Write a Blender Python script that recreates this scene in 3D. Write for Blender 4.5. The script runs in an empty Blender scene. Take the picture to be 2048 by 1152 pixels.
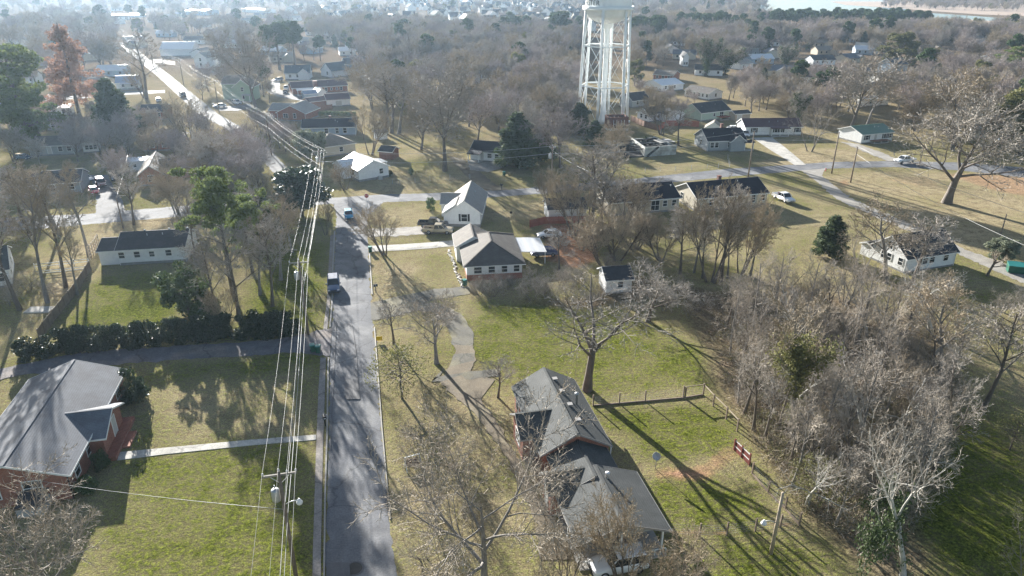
import bpy, math, random
import numpy as np
from mathutils import Vector, Matrix
R = math.radians
sc = bpy.context.scene
COL = sc.collection
# ------------------------------------------------------------------ camera model (photo pixels 2048 x 1152)
F, TH, CH = 1409.0, R(24), 45.0
CT, ST = math.cos(TH), math.sin(TH)
def at(u, v, z=0.0):
    """point of height z seen at photo pixel (u, v)"""
    x, y = (u - 1024) / F, (v - 576) / F
    d = Vector((x, CT - y * ST, -ST - y * CT))
    t = (z - CH) / d.z
    return Vector((d.x * t, d.y * t, z))
def rise_to(p, v):
    """height above ground point p that appears on photo row v"""
    k = (v - 576) / F
    return (-p.y * ST + CH * CT - k * (p.y * CT + CH * ST)) / (CT - k * ST)
def pxw(p):
    """metres per photo pixel at ground point p"""
    return (p.y * CT + CH * ST) / F
cam = bpy.data.cameras.new('camera'); co = bpy.data.objects.new('camera', cam); COL.objects.link(co)
co.location = (0, 0, CH); co.rotation_euler = (R(90) - TH, 0, 0)
cam.sensor_width = 36; cam.lens = F / 2048 * 36; cam.clip_start = .5; cam.clip_end = 12000
sc.camera = co
# ------------------------------------------------------------------ light
SAZ, SEL = R(-28), R(16)
sd = Vector((math.sin(SAZ) * math.cos(SEL), math.cos(SAZ) * math.cos(SEL), math.sin(SEL)))
w = bpy.data.worlds.new('World'); sc.world = w; w.use_nodes = True
nt = w.node_tree; bg = nt.nodes['Background']; sky = nt.nodes.new('ShaderNodeTexSky')
sky.sky_type = 'NISHITA'; sky.sun_disc = False; sky.sun_elevation = SEL; sky.sun_rotation = SAZ
sky.air_density = 1.0; sky.dust_density = 1.0
nt.links.new(sky.outputs[0], bg.inputs[0]); bg.inputs[1].default_value = .05
sl = bpy.data.lights.new('sun', 'SUN'); so = bpy.data.objects.new('sun', sl); COL.objects.link(so)
sl.energy = 5.0; sl.angle = R(.5); sl.color = (1, .965, .9)
so.rotation_euler = sd.to_track_quat('Z', 'Y').to_euler(); so.location = (0, 0, 120)
sc.view_settings.view_transform = 'Standard'; sc.view_settings.look = 'None'
sc.view_settings.exposure = 1.86; sc.view_settings.gamma = 1
sc.cycles.use_denoising = True
sc.cycles.max_bounces = 6; sc.cycles.diffuse_bounces = 3; sc.cycles.glossy_bounces = 2
sc.cycles.transmission_bounces = 3; sc.cycles.volume_bounces = 1; sc.cycles.transparent_max_bounces = 6
# ------------------------------------------------------------------ materials
MATS = {}
def _n(nt, t, **k):
    n = nt.nodes.new(t)
    for a, b in k.items(): setattr(n, a, b)
    return n
def mk(name, col, rough=.8, var=.25, scale=1.5, rows=0, brick=None, bump=0, metal=0, rnd=0, trans=0, spec=.4, mottle=None, fine=0, crack=0):
    """plain procedural surface: base colour with two noises, optional courses along z, brick courses, per-object variation"""
    m = bpy.data.materials.new(name); m.use_nodes = True; nt = m.node_tree; L = nt.links.new
    b = nt.nodes['Principled BSDF']; b.inputs['Roughness'].default_value = rough; b.inputs['Metallic'].default_value = metal
    b.inputs['Specular IOR Level'].default_value = spec
    tc = _n(nt, 'ShaderNodeTexCoord'); vec = tc.outputs['Object']
    no = _n(nt, 'ShaderNodeTexNoise'); no.inputs['Scale'].default_value = scale; no.inputs['Detail'].default_value = 6
    no.inputs['Roughness'].default_value = .65; L(vec, no.inputs[0])
    mr = _n(nt, 'ShaderNodeMapRange'); mr.inputs[1].default_value = .25; mr.inputs[2].default_value = .75
    mr.inputs[3].default_value = 1 - var; mr.inputs[4].default_value = 1 + var; L(no.outputs[0], mr.inputs[0])
    val = mr.outputs[0]
    def mul(a, bb):
        q = _n(nt, 'ShaderNodeMath', operation='MULTIPLY'); L(a, q.inputs[0])
        if isinstance(bb, float): q.inputs[1].default_value = bb
        else: L(bb, q.inputs[1])
        return q.outputs[0]
    if fine:
        n2 = _n(nt, 'ShaderNodeTexNoise'); n2.inputs['Scale'].default_value = scale * 14; n2.inputs['Detail'].default_value = 3; L(vec, n2.inputs[0])
        r2 = _n(nt, 'ShaderNodeMapRange'); r2.inputs[1].default_value = .3; r2.inputs[2].default_value = .7
        r2.inputs[3].default_value = 1 - fine; r2.inputs[4].default_value = 1 + fine; L(n2.outputs[0], r2.inputs[0]); val = mul(val, r2.outputs[0])
    if rnd:
        oi = _n(nt, 'ShaderNodeObjectInfo'); r3 = _n(nt, 'ShaderNodeMapRange'); r3.inputs[3].default_value = 1 - rnd; r3.inputs[4].default_value = 1 + rnd
        L(oi.outputs['Random'], r3.inputs[0]); val = mul(val, r3.outputs[0])
    h = None
    if rows:
        sp = _n(nt, 'ShaderNodeSeparateXYZ'); L(vec, sp.inputs[0])
        q = _n(nt, 'ShaderNodeMath', operation='MULTIPLY'); q.inputs[1].default_value = 1 / rows; L(sp.outputs[2], q.inputs[0])
        fr = _n(nt, 'ShaderNodeMath', operation='FRACT'); L(q.outputs[0], fr.inputs[0])
        r4 = _n(nt, 'ShaderNodeMapRange'); r4.inputs[1].default_value = 0; r4.inputs[2].default_value = .3; r4.inputs[3].default_value = .62; r4.inputs[4].default_value = 1
        L(fr.outputs[0], r4.inputs[0]); val = mul(val, r4.outputs[0]); h = fr.outputs[0]
    if brick:
        sp = _n(nt, 'ShaderNodeSeparateXYZ'); L(vec, sp.inputs[0]); ad = _n(nt, 'ShaderNodeMath', operation='ADD'); L(sp.outputs[0], ad.inputs[0]); L(sp.outputs[1], ad.inputs[1])
        cb = _n(nt, 'ShaderNodeCombineXYZ'); L(ad.outputs[0], cb.inputs[0]); L(sp.outputs[2], cb.inputs[1])
        bt = _n(nt, 'ShaderNodeTexBrick'); bt.inputs['Scale'].default_value = 1; bt.inputs['Brick Width'].default_value = .24; bt.inputs['Row Height'].default_value = .085
        bt.inputs['Mortar Size'].default_value = .008
        bt.inputs['Color1'].default_value = (*col, 1); bt.inputs['Color2'].default_value = (*[c * .72 for c in col], 1); bt.inputs['Mortar'].default_value = (*brick, 1); L(cb.outputs[0], bt.inputs[0])
        base = bt.outputs[0]
    else:
        rg = _n(nt, 'ShaderNodeRGB'); rg.outputs[0].default_value = (*col, 1); base = rg.outputs[0]
    if mottle:
        n5 = _n(nt, 'ShaderNodeTexNoise'); n5.inputs['Scale'].default_value = scale * .45; n5.inputs['Detail'].default_value = 5; L(vec, n5.inputs[0])
        r5 = _n(nt, 'ShaderNodeMapRange'); r5.inputs[1].default_value = .48; r5.inputs[2].default_value = .62; L(n5.outputs[0], r5.inputs[0])
        mx0 = _n(nt, 'ShaderNodeMix', data_type='RGBA'); L(r5.outputs[0], mx0.inputs[0]); L(base, mx0.inputs[6]); mx0.inputs[7].default_value = (*mottle, 1); base = mx0.outputs[2]
    if crack:
        n6 = _n(nt, 'ShaderNodeTexNoise'); n6.inputs['Scale'].default_value = .5; n6.inputs['Detail'].default_value = 4; L(vec, n6.inputs[0])
        va = _n(nt, 'ShaderNodeVectorMath', operation='MULTIPLY_ADD'); va.inputs[1].default_value = (2.5, 2.5, 2.5); L(n6.outputs['Color'], va.inputs[0]); L(vec, va.inputs[2])
        vo = _n(nt, 'ShaderNodeTexVoronoi', feature='DISTANCE_TO_EDGE'); vo.inputs['Scale'].default_value = crack; L(va.outputs[0], vo.inputs[0])
        r6 = _n(nt, 'ShaderNodeMapRange'); r6.inputs[1].default_value = .0; r6.inputs[2].default_value = .018; r6.inputs[3].default_value = .62; r6.inputs[4].default_value = 1; L(vo.outputs[0], r6.inputs[0]); val = mul(val, r6.outputs[0])
    mx = _n(nt, 'ShaderNodeMix', data_type='RGBA', blend_type='MULTIPLY'); mx.inputs[0].default_value = 1
    L(base, mx.inputs[6]); L(val, mx.inputs[7]); L(mx.outputs[2], b.inputs['Base Color'])
    if bump:
        bp = _n(nt, 'ShaderNodeBump'); bp.inputs['Strength'].default_value = bump; bp.inputs['Distance'].default_value = .05
        L(h if h is not None else no.outputs[0], bp.inputs['Height']); L(bp.outputs[0], b.inputs['Normal'])
    if trans:
        tr = _n(nt, 'ShaderNodeBsdfTranslucent'); ms = _n(nt, 'ShaderNodeMixShader'); ms.inputs[0].default_value = trans
        L(mx.outputs[2], tr.inputs[0]); out = nt.nodes['Material Output']
        L(b.outputs[0], ms.inputs[1]); L(tr.outputs[0], ms.inputs[2]); L(ms.outputs[0], out.inputs[0])
    MATS[name] = m; return m
def M(n): return MATS[n]
for a in [('white_siding', (.80, .81, .81), dict(rows=.22, var=.1, bump=.15)), ('cream_siding', (.55, .50, .40), dict(rows=.22, var=.1)),
          ('grey_siding', (.33, .36, .38), dict(rows=.22, var=.1)), ('blue_siding', (.33, .42, .52), dict(rows=.22, var=.1)),
          ('green_siding', (.36, .47, .36), dict(rows=.22, var=.1)), ('pale_green_siding', (.46, .56, .47), dict(rows=.2, var=.1)), ('tan_siding', (.42, .36, .28), dict(rows=.22, var=.1)),
          ('block_wall', (.52, .53, .50), dict(rows=.2, var=.35, scale=.8, mottle=(.3, .3, .27))),
          ('brick', (.33, .105, .06), dict(brick=(.34, .28, .24), var=.25)), ('orange_brick', (.42, .17, .085), dict(brick=(.4, .32, .26), var=.2)),
          ('dark_brick', (.2, .07, .05), dict(brick=(.22, .18, .16), var=.3)),
          ('grey_shingle', (.15, .16, .18), dict(rows=.075, var=.2, rough=.85, fine=.22, scale=.9, spec=.3, mottle=(.125, .13, .145))),
          ('mid_shingle', (.076, .081, .08), dict(rows=.085, var=.25, rough=.85, fine=.3, scale=.8, spec=.3, mottle=(.092, .096, .095))),
          ('slate_shingle', (.05, .053, .06), dict(rows=.085, var=.25, rough=.85, fine=.28, spec=.3, mottle=(.065, .066, .07))), ('navy_shingle', (.02, .022, .034), dict(rows=.09, var=.25, rough=.9, fine=.25, spec=.25)),
          ('brown_shingle', (.115, .102, .09), dict(rows=.09, var=.22, rough=.85, fine=.25, spec=.3, mottle=(.14, .125, .11))), ('tan_shingle', (.25, .215, .175), dict(rows=.09, var=.2, rough=.8, fine=.2, spec=.3)),
          ('light_shingle', (.34, .32, .29), dict(rows=.085, var=.14, rough=.8, fine=.14, spec=.3)), ('plum_shingle', (.10, .055, .06), dict(rows=.09, var=.2, rough=.6)),
          ('teal_shingle', (.06, .085, .10), dict(rows=.09, var=.2, rough=.6)),
          ('white_metal_roof', (.66, .67, .68), dict(rough=.38, var=.08, spec=.5)), ('green_metal_roof', (.13, .24, .18), dict(rough=.4, var=.1, spec=.5)), ('blue_metal_roof', (.2, .26, .36), dict(rough=.4, var=.1, spec=.5)),
          ('grey_metal_roof', (.4, .42, .44), dict(rough=.4, var=.15, spec=.5)),
          ('white_trim', (.80, .80, .78), dict(var=.06)), ('grey_trim', (.30, .29, .28), dict(var=.1)), ('dark_trim', (.03, .03, .033), dict(var=.2)), ('foundation', (.22, .22, .22), dict(var=.25)),
          ('glass', (.025, .03, .035), dict(rough=.08, var=.3, scale=3, spec=.6)), ('shutter', (.03, .033, .04), dict(var=.1)), ('door_paint', (.5, .5, .48), dict(var=.1)), ('door_dark', (.1, .05, .04), dict(var=.1)),
          ('pole_wood', (.20, .155, .12), dict(var=.35, scale=2.5, fine=.2)), ('crossarm_wood', (.30, .28, .25), dict(var=.2)), ('galvanised', (.45, .47, .48), dict(rough=.45, var=.12, metal=.5)),
          ('wire', (.33, .33, .33), dict(rough=.5, var=.05, metal=.2)), ('dark_cable', (.04, .04, .04), dict(var=.1)), ('porcelain', (.55, .56, .56), dict(rough=.3, var=.05)),
          ('tower_white', (.88, .91, .91), dict(rough=.5, var=.1, scale=.3)), ('tower_letter', (.06, .09, .12), dict(var=.05)),
          ('fence_wood', (.26, .15, .10), dict(var=.3, scale=2)), ('red_fence', (.2, .055, .045), dict(var=.2)), ('red_wood', (.33, .12, .085), dict(var=.3)), ('timber', (.40, .33, .25), dict(var=.25)), ('post_wood', (.22, .17, .13), dict(var=.3)),
          ('wire_mesh', (.25, .25, .25), dict(var=.1, metal=.3)), ('white_fence', (.72, .72, .70), dict(var=.08)), ('charred', (.018, .016, .015), dict(var=.5, scale=2)), ('concrete', (.36, .345, .32), dict(var=.18, scale=.8, fine=.15)),
          ('asphalt_patch', (.115, .115, .12), dict(var=.2, fine=.25)), ('iron', (.06, .055, .05), dict(var=.3)),
          ('bin_green', (.012, .10, .065), dict(rough=.45, var=.1)), ('bin_lid', (.03, .22, .2), dict(rough=.4, var=.1)), ('rubber', (.02, .02, .02), dict(var=.2)), ('black_plastic', (.02, .022, .024), dict(rough=.45, var=.1)), ('hub', (.35, .35, .36), dict(rough=.35, metal=.7, var=.1)),
          ('sign_red', (.5, .02, .025), dict(rough=.4, var=.04)), ('sign_white', (.8, .8, .8), dict(rough=.4, var=.03)), ('sign_yellow', (.75, .5, .03), dict(rough=.45, var=.04)),
          ('tarp_blue', (.05, .07, .17), dict(var=.3, scale=3)), ('lamp_red', (.4, .01, .01), dict(rough=.3, var=.05)), ('lamp_clear', (.7, .7, .72), dict(rough=.15, var=.03)), ('chrome', (.6, .6, .62), dict(rough=.2, metal=.9, var=.03)), ('dish', (.5, .5, .5), dict(rough=.4, var=.06)),
          ('stone_kerb', (.32, .30, .27), dict(var=.25, scale=2, fine=.2)), ('white_stone', (.5, .47, .42), dict(var=.3, scale=2)),
          # vegetation
          ('bark', (.13, .108, .09), dict(var=.35, scale=2, rnd=.2)), ('bark_grey', (.20, .185, .17), dict(var=.4, scale=2.2, rnd=.15)), ('bark_pale', (.42, .41, .38), dict(var=.45, scale=1.3)), ('bark_dark', (.10, .085, .07), dict(var=.35, scale=2)),
          ('twig', (.34, .305, .265), dict(var=.25, scale=.7, rnd=.22)), ('twig_pale', (.36, .31, .25), dict(var=.25, scale=.7)), ('twig_brown', (.31, .255, .18), dict(var=.3, scale=.6, rnd=.25)),
          ('twig_mauve', (.325, .28, .262), dict(var=.25, scale=.6, rnd=.2)), ('twig_far', (.225, .18, .165), dict(var=.35, scale=.02)),
          ('leaf_magnolia', (.035, .06, .025), dict(rough=.35, var=.5, scale=1.2, spec=.6, trans=.15)), ('leaf_cedar', (.065, .09, .04), dict(var=.5, scale=1, rnd=.2, trans=.25)), ('leaf_pine', (.13, .165, .055), dict(var=.5, scale=.8, rnd=.2, trans=.3)),
          ('leaf_olive', (.16, .16, .06), dict(var=.4, scale=1, rnd=.2, trans=.3)), ('leaf_rust', (.34, .205, .145), dict(var=.35, scale=.8, trans=.3)), ('leaf_hedge', (.03, .05, .022), dict(rough=.5, var=.45, scale=2.5, rnd=.15, trans=.15)), ('leaf_ivy', (.065, .095, .035), dict(var=.5, scale=1.5, trans=.2)),
          ('leaf_far_pine', (.06, .10, .035), dict(var=.4, scale=.03, rnd=.2, trans=.2)), ('leaf_bush', (.06, .10, .03), dict(var=.4, scale=2.5, rnd=.2, trans=.25)), ('leaf_white', (.2, .22, .15), dict(var=.5, scale=2, trans=.2))]:
    mk(a[0], a[1], **a[2])
PAINT = {}
def paint(col, rough=.25):
    k = (col, rough)
    if k not in PAINT:
        PAINT[k] = mk('car_paint', col, rough=rough, var=.06, spec=.6); PAINT[k].node_tree.nodes['Principled BSDF'].inputs['Coat Weight'].default_value = .5
    return PAINT[k]
# ------------------------------------------------------------------ object helpers
def tag(o, label=None, cat=None, group=None, kind=None):
    if label: o['label'] = label
    if cat: o['category'] = cat
    if group: o['group'] = group
    if kind: o['kind'] = kind
    return o
def thing(name, label, cat, loc=(0, 0, 0), rz=0, group=None):
    o = bpy.data.objects.new(name, None); COL.objects.link(o); o.empty_display_size = .3
    o.location = loc; o.rotation_euler = (0, 0, rz)
    return tag(o, label, cat, group)
def link(name, me, parent=None, loc=None, rz=None):
    o = bpy.data.objects.new(name, me); COL.objects.link(o)
    if parent is not None: o.parent = parent
    if loc is not None: o.location = loc
    if rz is not None: o.rotation_euler = (0, 0, rz)
    return o
def copy_tree(o, parent=None):
    c = o.copy(); COL.objects.link(c)
    if parent is not None: c.parent = parent
    for ch in list(o.children): copy_tree(ch, c)
    return c
class MB:
    def __init__(s): s.v = []; s.f = []; s.m = []; s.sm = []
    def add(s, vs, fs, m=0, sm=False):
        b = len(s.v); s.v.extend(tuple(p) for p in vs)
        for f in fs: s.f.append(tuple(b + i for i in f)); s.m.append(m); s.sm.append(sm)
    def poly(s, pts, m=0): s.add(pts, [tuple(range(len(pts)))], m)
    def hexa(s, p, m=0, sm=False):   # p: 4 bottom ccw, 4 top ccw
        s.add(p, [(3, 2, 1, 0), (4, 5, 6, 7), (0, 1, 5, 4), (1, 2, 6, 5), (2, 3, 7, 6), (3, 0, 4, 7)], m, sm)
    def box(s, x0, y0, z0, x1, y1, z1, m=0):
        s.hexa([(x0, y0, z0), (x1, y0, z0), (x1, y1, z0), (x0, y1, z0), (x0, y0, z1), (x1, y0, z1), (x1, y1, z1), (x0, y1, z1)], m)
    def bar(s, a, b, w, h, m=0):     # rectangular bar from a to b
        a, b = Vector(a), Vector(b); d = (b - a).normalized(); sx = d.cross(Vector((0, 0, 1)))
        sx = Vector((1, 0, 0)) if sx.length < 1e-4 else sx.normalized(); up = sx.cross(d)
        q = [a - sx * w / 2 - up * h / 2, a + sx * w / 2 - up * h / 2, b + sx * w / 2 - up * h / 2, b - sx * w / 2 - up * h / 2]
        s.hexa(q + [p + up * h for p in q], m)
    def prism(s, pts, z0, z1, m=0):
        n = len(pts); s.add([(x, y, z0) for x, y in pts] + [(x, y, z1) for x, y in pts], [tuple(range(n - 1, -1, -1)), tuple(range(n, 2 * n))] + [(i, (i + 1) % n, n + (i + 1) % n, n + i) for i in range(n)], m)
    def tube(s, pts, rad, n=6, m=0, sm=True, cap=True):
        if not hasattr(rad, '__len__'): rad = [rad] * len(pts)
        vs = []; prev = None
        for i, p in enumerate(pts):
            d = (Vector(pts[min(i + 1, len(pts) - 1)]) - Vector(pts[max(i - 1, 0)])).normalized()
            if prev is None: a = d.orthogonal().normalized()
            else: a = (prev - d * prev.dot(d)); a = a.normalized() if a.length > 1e-5 else d.orthogonal().normalized()
            prev = a; b = d.cross(a); r = rad[i]
            for k in range(n):
                q = 2 * math.pi * k / n; vs.append(Vector(p) + (a * math.cos(q) + b * math.sin(q)) * r)
        fs = [(i * n + k, i * n + (k + 1) % n, (i + 1) * n + (k + 1) % n, (i + 1) * n + k) for i in range(len(pts) - 1) for k in range(n)]
        if cap: fs += [tuple(range(n - 1, -1, -1)), tuple((len(pts) - 1) * n + k for k in range(n))]
        s.add(vs, fs, m, sm)
    def lathe(s, prof, n=16, c=(0, 0), m=0, sm=True, cap=True):
        vs = [(c[0] + r * math.cos(2 * math.pi * k / n), c[1] + r * math.sin(2 * math.pi * k / n), z) for r, z in prof for k in range(n)]
        fs = [(i * n + k, i * n + (k + 1) % n, (i + 1) * n + (k + 1) % n, (i + 1) * n + k) for i in range(len(prof) - 1) for k in range(n)]
        if cap: fs += [tuple(range(n - 1, -1, -1)), tuple((len(prof) - 1) * n + k for k in range(n))]
        s.add(vs, fs, m, sm)
    def mesh(s, name, mats):
        me = bpy.data.meshes.new(name); me.from_pydata(s.v, [], s.f)
        for x in (mats if isinstance(mats, (list, tuple)) else [mats]): me.materials.append(M(x) if isinstance(x, str) else x)
        me.polygons.foreach_set('material_index', s.m); me.polygons.foreach_set('use_smooth', s.sm); me.update(); return me
    def build(s, name, mats, parent=None, loc=None, rz=None): return link(name, s.mesh(name, mats), parent, loc, rz)
def lerp(a, b, t): return a + (b - a) * t
BLOCKED = []      # (x, y, radius) where no scattered tree stands
# ------------------------------------------------------------------ ground sheet with cover weights (green, red soil, leaf litter, dry)
def inpoly(X, Y, poly):
    r = np.zeros(X.shape, bool); n = len(poly); j = n - 1
    for i in range(n):
        xi, yi = poly[i]; xj, yj = poly[j]
        c = ((yi > Y) != (yj > Y)) & (X < (xj - xi) * (Y - yi) / (yj - yi + 1e-12) + xi); r ^= c; j = i
    return r
def gp(pts): return [(at(u, v).x, at(u, v).y) for u, v in pts]
def axis(lo, hi, st, far):
    a = list(np.arange(lo, hi + .01, st)); q = st
    x = hi
    while x < far: q *= 1.35; x += q; a.append(x)
    x = lo; q = st; b = []
    while x > -far if lo < 0 else x > -60: q *= 1.35; x -= q; b.append(x)
    return np.array(b[::-1] + a)
gx, gy = axis(-80, 120, 1.0, 4200), axis(26, 230, 1.0, 4300)
GX, GY = np.meshgrid(gx, gy); ny, nx = GX.shape
cov = np.zeros((ny, nx, 4), np.float32); cov[..., 0] = .48; cov[..., 3] = 1
far = np.clip((GY - 170) / 60, 0, 1); cov[..., 2] = .42 * far; cov[..., 0] -= .16 * far; ff = np.clip((GY - 330) / 120, 0, 1); cov[..., 2] += .4 * ff
def soft(mask, k):
    a = mask.astype(np.float32)
    for _ in range(k):
        a = (a + np.roll(a, 1, 0) + np.roll(a, -1, 0)) / 3; a = (a + np.roll(a, 1, 1) + np.roll(a, -1, 1)) / 3
    return a
def cover(ch, val, pts, k=2):
    a = soft(inpoly(GX, GY, gp(pts)), k); cov[..., ch] = cov[..., ch] * (1 - a) + val * a
for ch, val, pts, k in [
    (0, .76, [(150, 1300), (260, 900), (300, 740), (640, 700), (630, 1300)], 3),            # near lawn
    (0, .40, [(300, 760), (640, 730), (630, 870), (310, 900)], 3),
    (0, .85, [(120, 680), (160, 560), (360, 540), (350, 660)], 3), (0, .85, [(480, 660), (520, 500), (650, 480), (640, 660)], 3), (0, .55, [(560, 480), (590, 430), (660, 425), (660, 480)], 2),
    (0, .16, [(60, 640), (110, 530), (200, 440), (430, 425), (430, 460), (230, 470), (180, 560)], 2), (2, .35, [(330, 650), (350, 520), (480, 480), (560, 560), (480, 680)], 3),
    (0, .74, [(940, 720), (930, 600), (1180, 600), (1420, 700), (1420, 790), (1180, 790), (1010, 740)], 3), (0, .82, [(1180, 620), (1320, 640), (1420, 760), (1200, 760)], 3),
    (0, .8, [(1200, 830), (1420, 800), (1480, 900), (1330, 940), (1260, 870)], 2), (0, .8, [(1280, 960), (1440, 960), (1580, 1040), (1330, 1060)], 2), (0, .74, [(1380, 1100), (1700, 1060), (1800, 1300), (1450, 1300)], 2),
    (0, .80, [(1850, 1180), (1780, 940), (1950, 830), (2200, 1000), (2200, 1300)], 3), (0, .40, [(1900, 720), (2048, 640), (2200, 800), (2048, 860)], 3),
    (0, .24, [(745, 660), (742, 510), (830, 500), (925, 500), (930, 560), (830, 590)], 2), (0, .5, [(830, 510), (920, 505), (925, 560), (840, 580)], 2), (0, .30, [(745, 460), (735, 420), (870, 405), (870, 450)], 2),
    (0, .5, [(760, 660), (870, 640), (890, 730), (770, 740)], 2), (2, .38, [(760, 760), (900, 740), (1010, 900), (1040, 1080), (960, 1200), (790, 1200)], 2), (0, .42, [(760, 760), (900, 740), (1010, 900), (1040, 1080), (960, 1200), (790, 1200)], 2),
    (0, .33, [(960, 440), (960, 400), (1090, 395), (1085, 440)], 2), (0, .30, [(660, 370), (660, 340), (900, 290), (1000, 380), (700, 392)], 2), (0, .55, [(790, 340), (830, 310), (900, 340), (880, 360)], 2),
    (0, .22, [(1640, 360), (1700, 345), (2100, 350), (2100, 540), (1900, 490), (1750, 420)], 2), (0, .42, [(1560, 400), (1600, 370), (1740, 440), (1830, 480), (1740, 520), (1640, 480), (1400, 520), (1400, 440)], 3), (0, .36, [(1500, 560), (1640, 500), (1740, 560), (1700, 620)], 2),
    (0, .14, [(1500, 330), (1610, 295), (1690, 300), (1780, 330), (1610, 330)], 1), (0, .45, [(1250, 350), (1300, 310), (1450, 295), (1540, 320)], 1), (0, .5, [(1240, 270), (1290, 250), (1480, 240), (1500, 270), (1380, 290)], 1),
    (1, .8, [(1080, 520), (1085, 445), (1180, 450), (1200, 520), (1150, 540)], 1), (1, .62, [(1960, 345), (2200, 360), (2200, 410), (2080, 400), (1990, 385), (1870, 345)], 3), (1, .45, [(1750, 355), (1860, 350), (1900, 380), (1800, 370)], 1), (1, .6, [(1670, 360), (1700, 355), (1710, 372), (1680, 375)], 1),
    (1, .75, [(1290, 930), (1340, 925), (1400, 930), (1470, 880), (1490, 900), (1430, 960), (1330, 970)], 1), (1, .5, [(1240, 860), (1270, 890), (1340, 1050), (1300, 1080), (1240, 920)], 1), (1, .6, [(1180, 800), (1410, 790), (1410, 800), (1190, 815)], 1), (1, .55, [(1480, 900), (1580, 1020), (1590, 1050), (1480, 930)], 1), (1, .55, [(1330, 1060), (1590, 1045), (1595, 1056), (1330, 1075)], 0),
    (2, .6, [(1330, 560), (1500, 590), (1560, 560), (1900, 640), (1950, 800), (1800, 950), (1900, 1150), (1760, 1200), (1600, 1040), (1500, 900), (1420, 780), (1380, 660)], 3), (2, .6, [(940, 600), (1180, 590), (1200, 530), (1320, 560), (1320, 600), (1180, 625)], 2), (2, .5, [(860, 720), (960, 700), (1010, 770), (960, 800)], 2),
    (1, .3, [(940, 570), (920, 490), (1080, 480), (1060, 540)], 2), (2, .6, [(900, 310), (960, 340), (1000, 385), (960, 385)], 1)]:
    cover(ch, val, pts, k)
me = bpy.data.meshes.new('ground')
V = np.stack([GX, GY, np.zeros_like(GX)], -1).reshape(-1, 3)
idx = np.arange(ny * nx).reshape(ny, nx); Q = np.stack([idx[:-1, :-1], idx[:-1, 1:], idx[1:, 1:], idx[1:, :-1]], -1).reshape(-1, 4)
def np_mesh(me, V, Q, mi=None, smooth=False):
    k = Q.shape[1]
    me.vertices.add(len(V)); me.vertices.foreach_set('co', np.ascontiguousarray(V, np.float32).ravel())
    me.loops.add(Q.size); me.loops.foreach_set('vertex_index', np.ascontiguousarray(Q, np.int32).ravel())
    me.polygons.add(len(Q)); me.polygons.foreach_set('loop_start', np.arange(0, Q.size, k, dtype=np.int32)); me.polygons.foreach_set('loop_total', np.full(len(Q), k, np.int32))
    if mi is not None: me.polygons.foreach_set('material_index', np.ascontiguousarray(mi, np.int32))
    me.polygons.foreach_set('use_smooth', np.full(len(Q), smooth)); me.update(calc_edges=True)
np_mesh(me, V, Q)
ca = me.color_attributes.new('cover', 'FLOAT_COLOR', 'POINT'); ca.data.foreach_set('color', cov.reshape(-1))
g = bpy.data.materials.new('grass_ground'); g.use_nodes = True; nt = g.node_tree; L = nt.links.new; b = nt.nodes['Principled BSDF']
b.inputs['Roughness'].default_value = .95; b.inputs['Specular IOR Level'].default_value = .0
geo = _n(nt, 'ShaderNodeNewGeometry'); vc = _n(nt, 'ShaderNodeVertexColor', layer_name='cover'); sp = _n(nt, 'ShaderNodeSeparateColor'); L(vc.outputs[0], sp.inputs[0])
def noise(scale, detail=5, rough=.6, stretch=None):
    n = _n(nt, 'ShaderNodeTexNoise'); n.inputs['Scale'].default_value = scale; n.inputs['Detail'].default_value = detail; n.inputs['Roughness'].default_value = rough
    L(geo.outputs['Position'], n.inputs[0]); return n.outputs[0]
def rng(x, a, b2, c=0., d=1.):
    q = _n(nt, 'ShaderNodeMapRange'); q.inputs[1].default_value = a; q.inputs[2].default_value = b2; q.inputs[3].default_value = c; q.inputs[4].default_value = d; L(x, q.inputs[0]); return q.outputs[0]
def mth(op, a, b2):
    q = _n(nt, 'ShaderNodeMath', operation=op)
    for i, x in enumerate((a, b2)):
        if isinstance(x, (int, float)): q.inputs[i].default_value = x
        else: L(x, q.inputs[i])
    return q.outputs[0]
def mixc(f, a, b2, blend='MIX'):
    q = _n(nt, 'ShaderNodeMix', data_type='RGBA', blend_type=blend)
    if isinstance(f, float): q.inputs[0].default_value = f
    else: L(f, q.inputs[0])
    for i, x in ((6, a), (7, b2)):
        if isinstance(x, tuple): q.inputs[i].default_value = (*x, 1)
        else: L(x, q.inputs[i])
    return q.outputs[2]
n1, n2, n3, n4 = noise(.085, 6, .65), noise(.6, 7, .75), noise(2.6, 5, .75), noise(7., 3, .7)
s1, s2, s3, s4 = rng(n1, .38, .62), rng(n2, .37, .63), rng(n3, .38, .62), rng(n4, .38, .62)
gsum = mth('ADD', mth('ADD', mth('MULTIPLY', s1, .36), mth('MULTIPLY', s2, .5)), mth('MULTIPLY', s3, .46))
gf = rng(mth('ADD', gsum, mth('MULTIPLY', sp.outputs[0], 1.3)), .9, 1.8)
tan = mixc(s2, (.22, .175, .105), (.46, .38, .245)); grn = mixc(s3, (.045, .062, .008), (.165, .178, .036))
col = mixc(gf, tan, grn)
lit = mixc(rng(n3, .35, .65), (.10, .075, .05), (.235, .18, .125))
col = mixc(rng(mth('ADD', mth('MULTIPLY', n2, .9), sp.outputs[2]), .75, 1.1), col, lit)
soil = mixc(rng(n2, .3, .7), (.30, .15, .085), (.42, .26, .17))
col = mixc(rng(mth('ADD', mth('MULTIPLY', n2, .9), sp.outputs[1]), .85, 1.25), col, soil)
col = mixc(1., col, mth('MULTIPLY', rng(n3, .38, .62, .70, 1.28), rng(n4, .38, .62, .66, 1.3)), 'MULTIPLY')
L(col, b.inputs['Base Color'])
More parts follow.
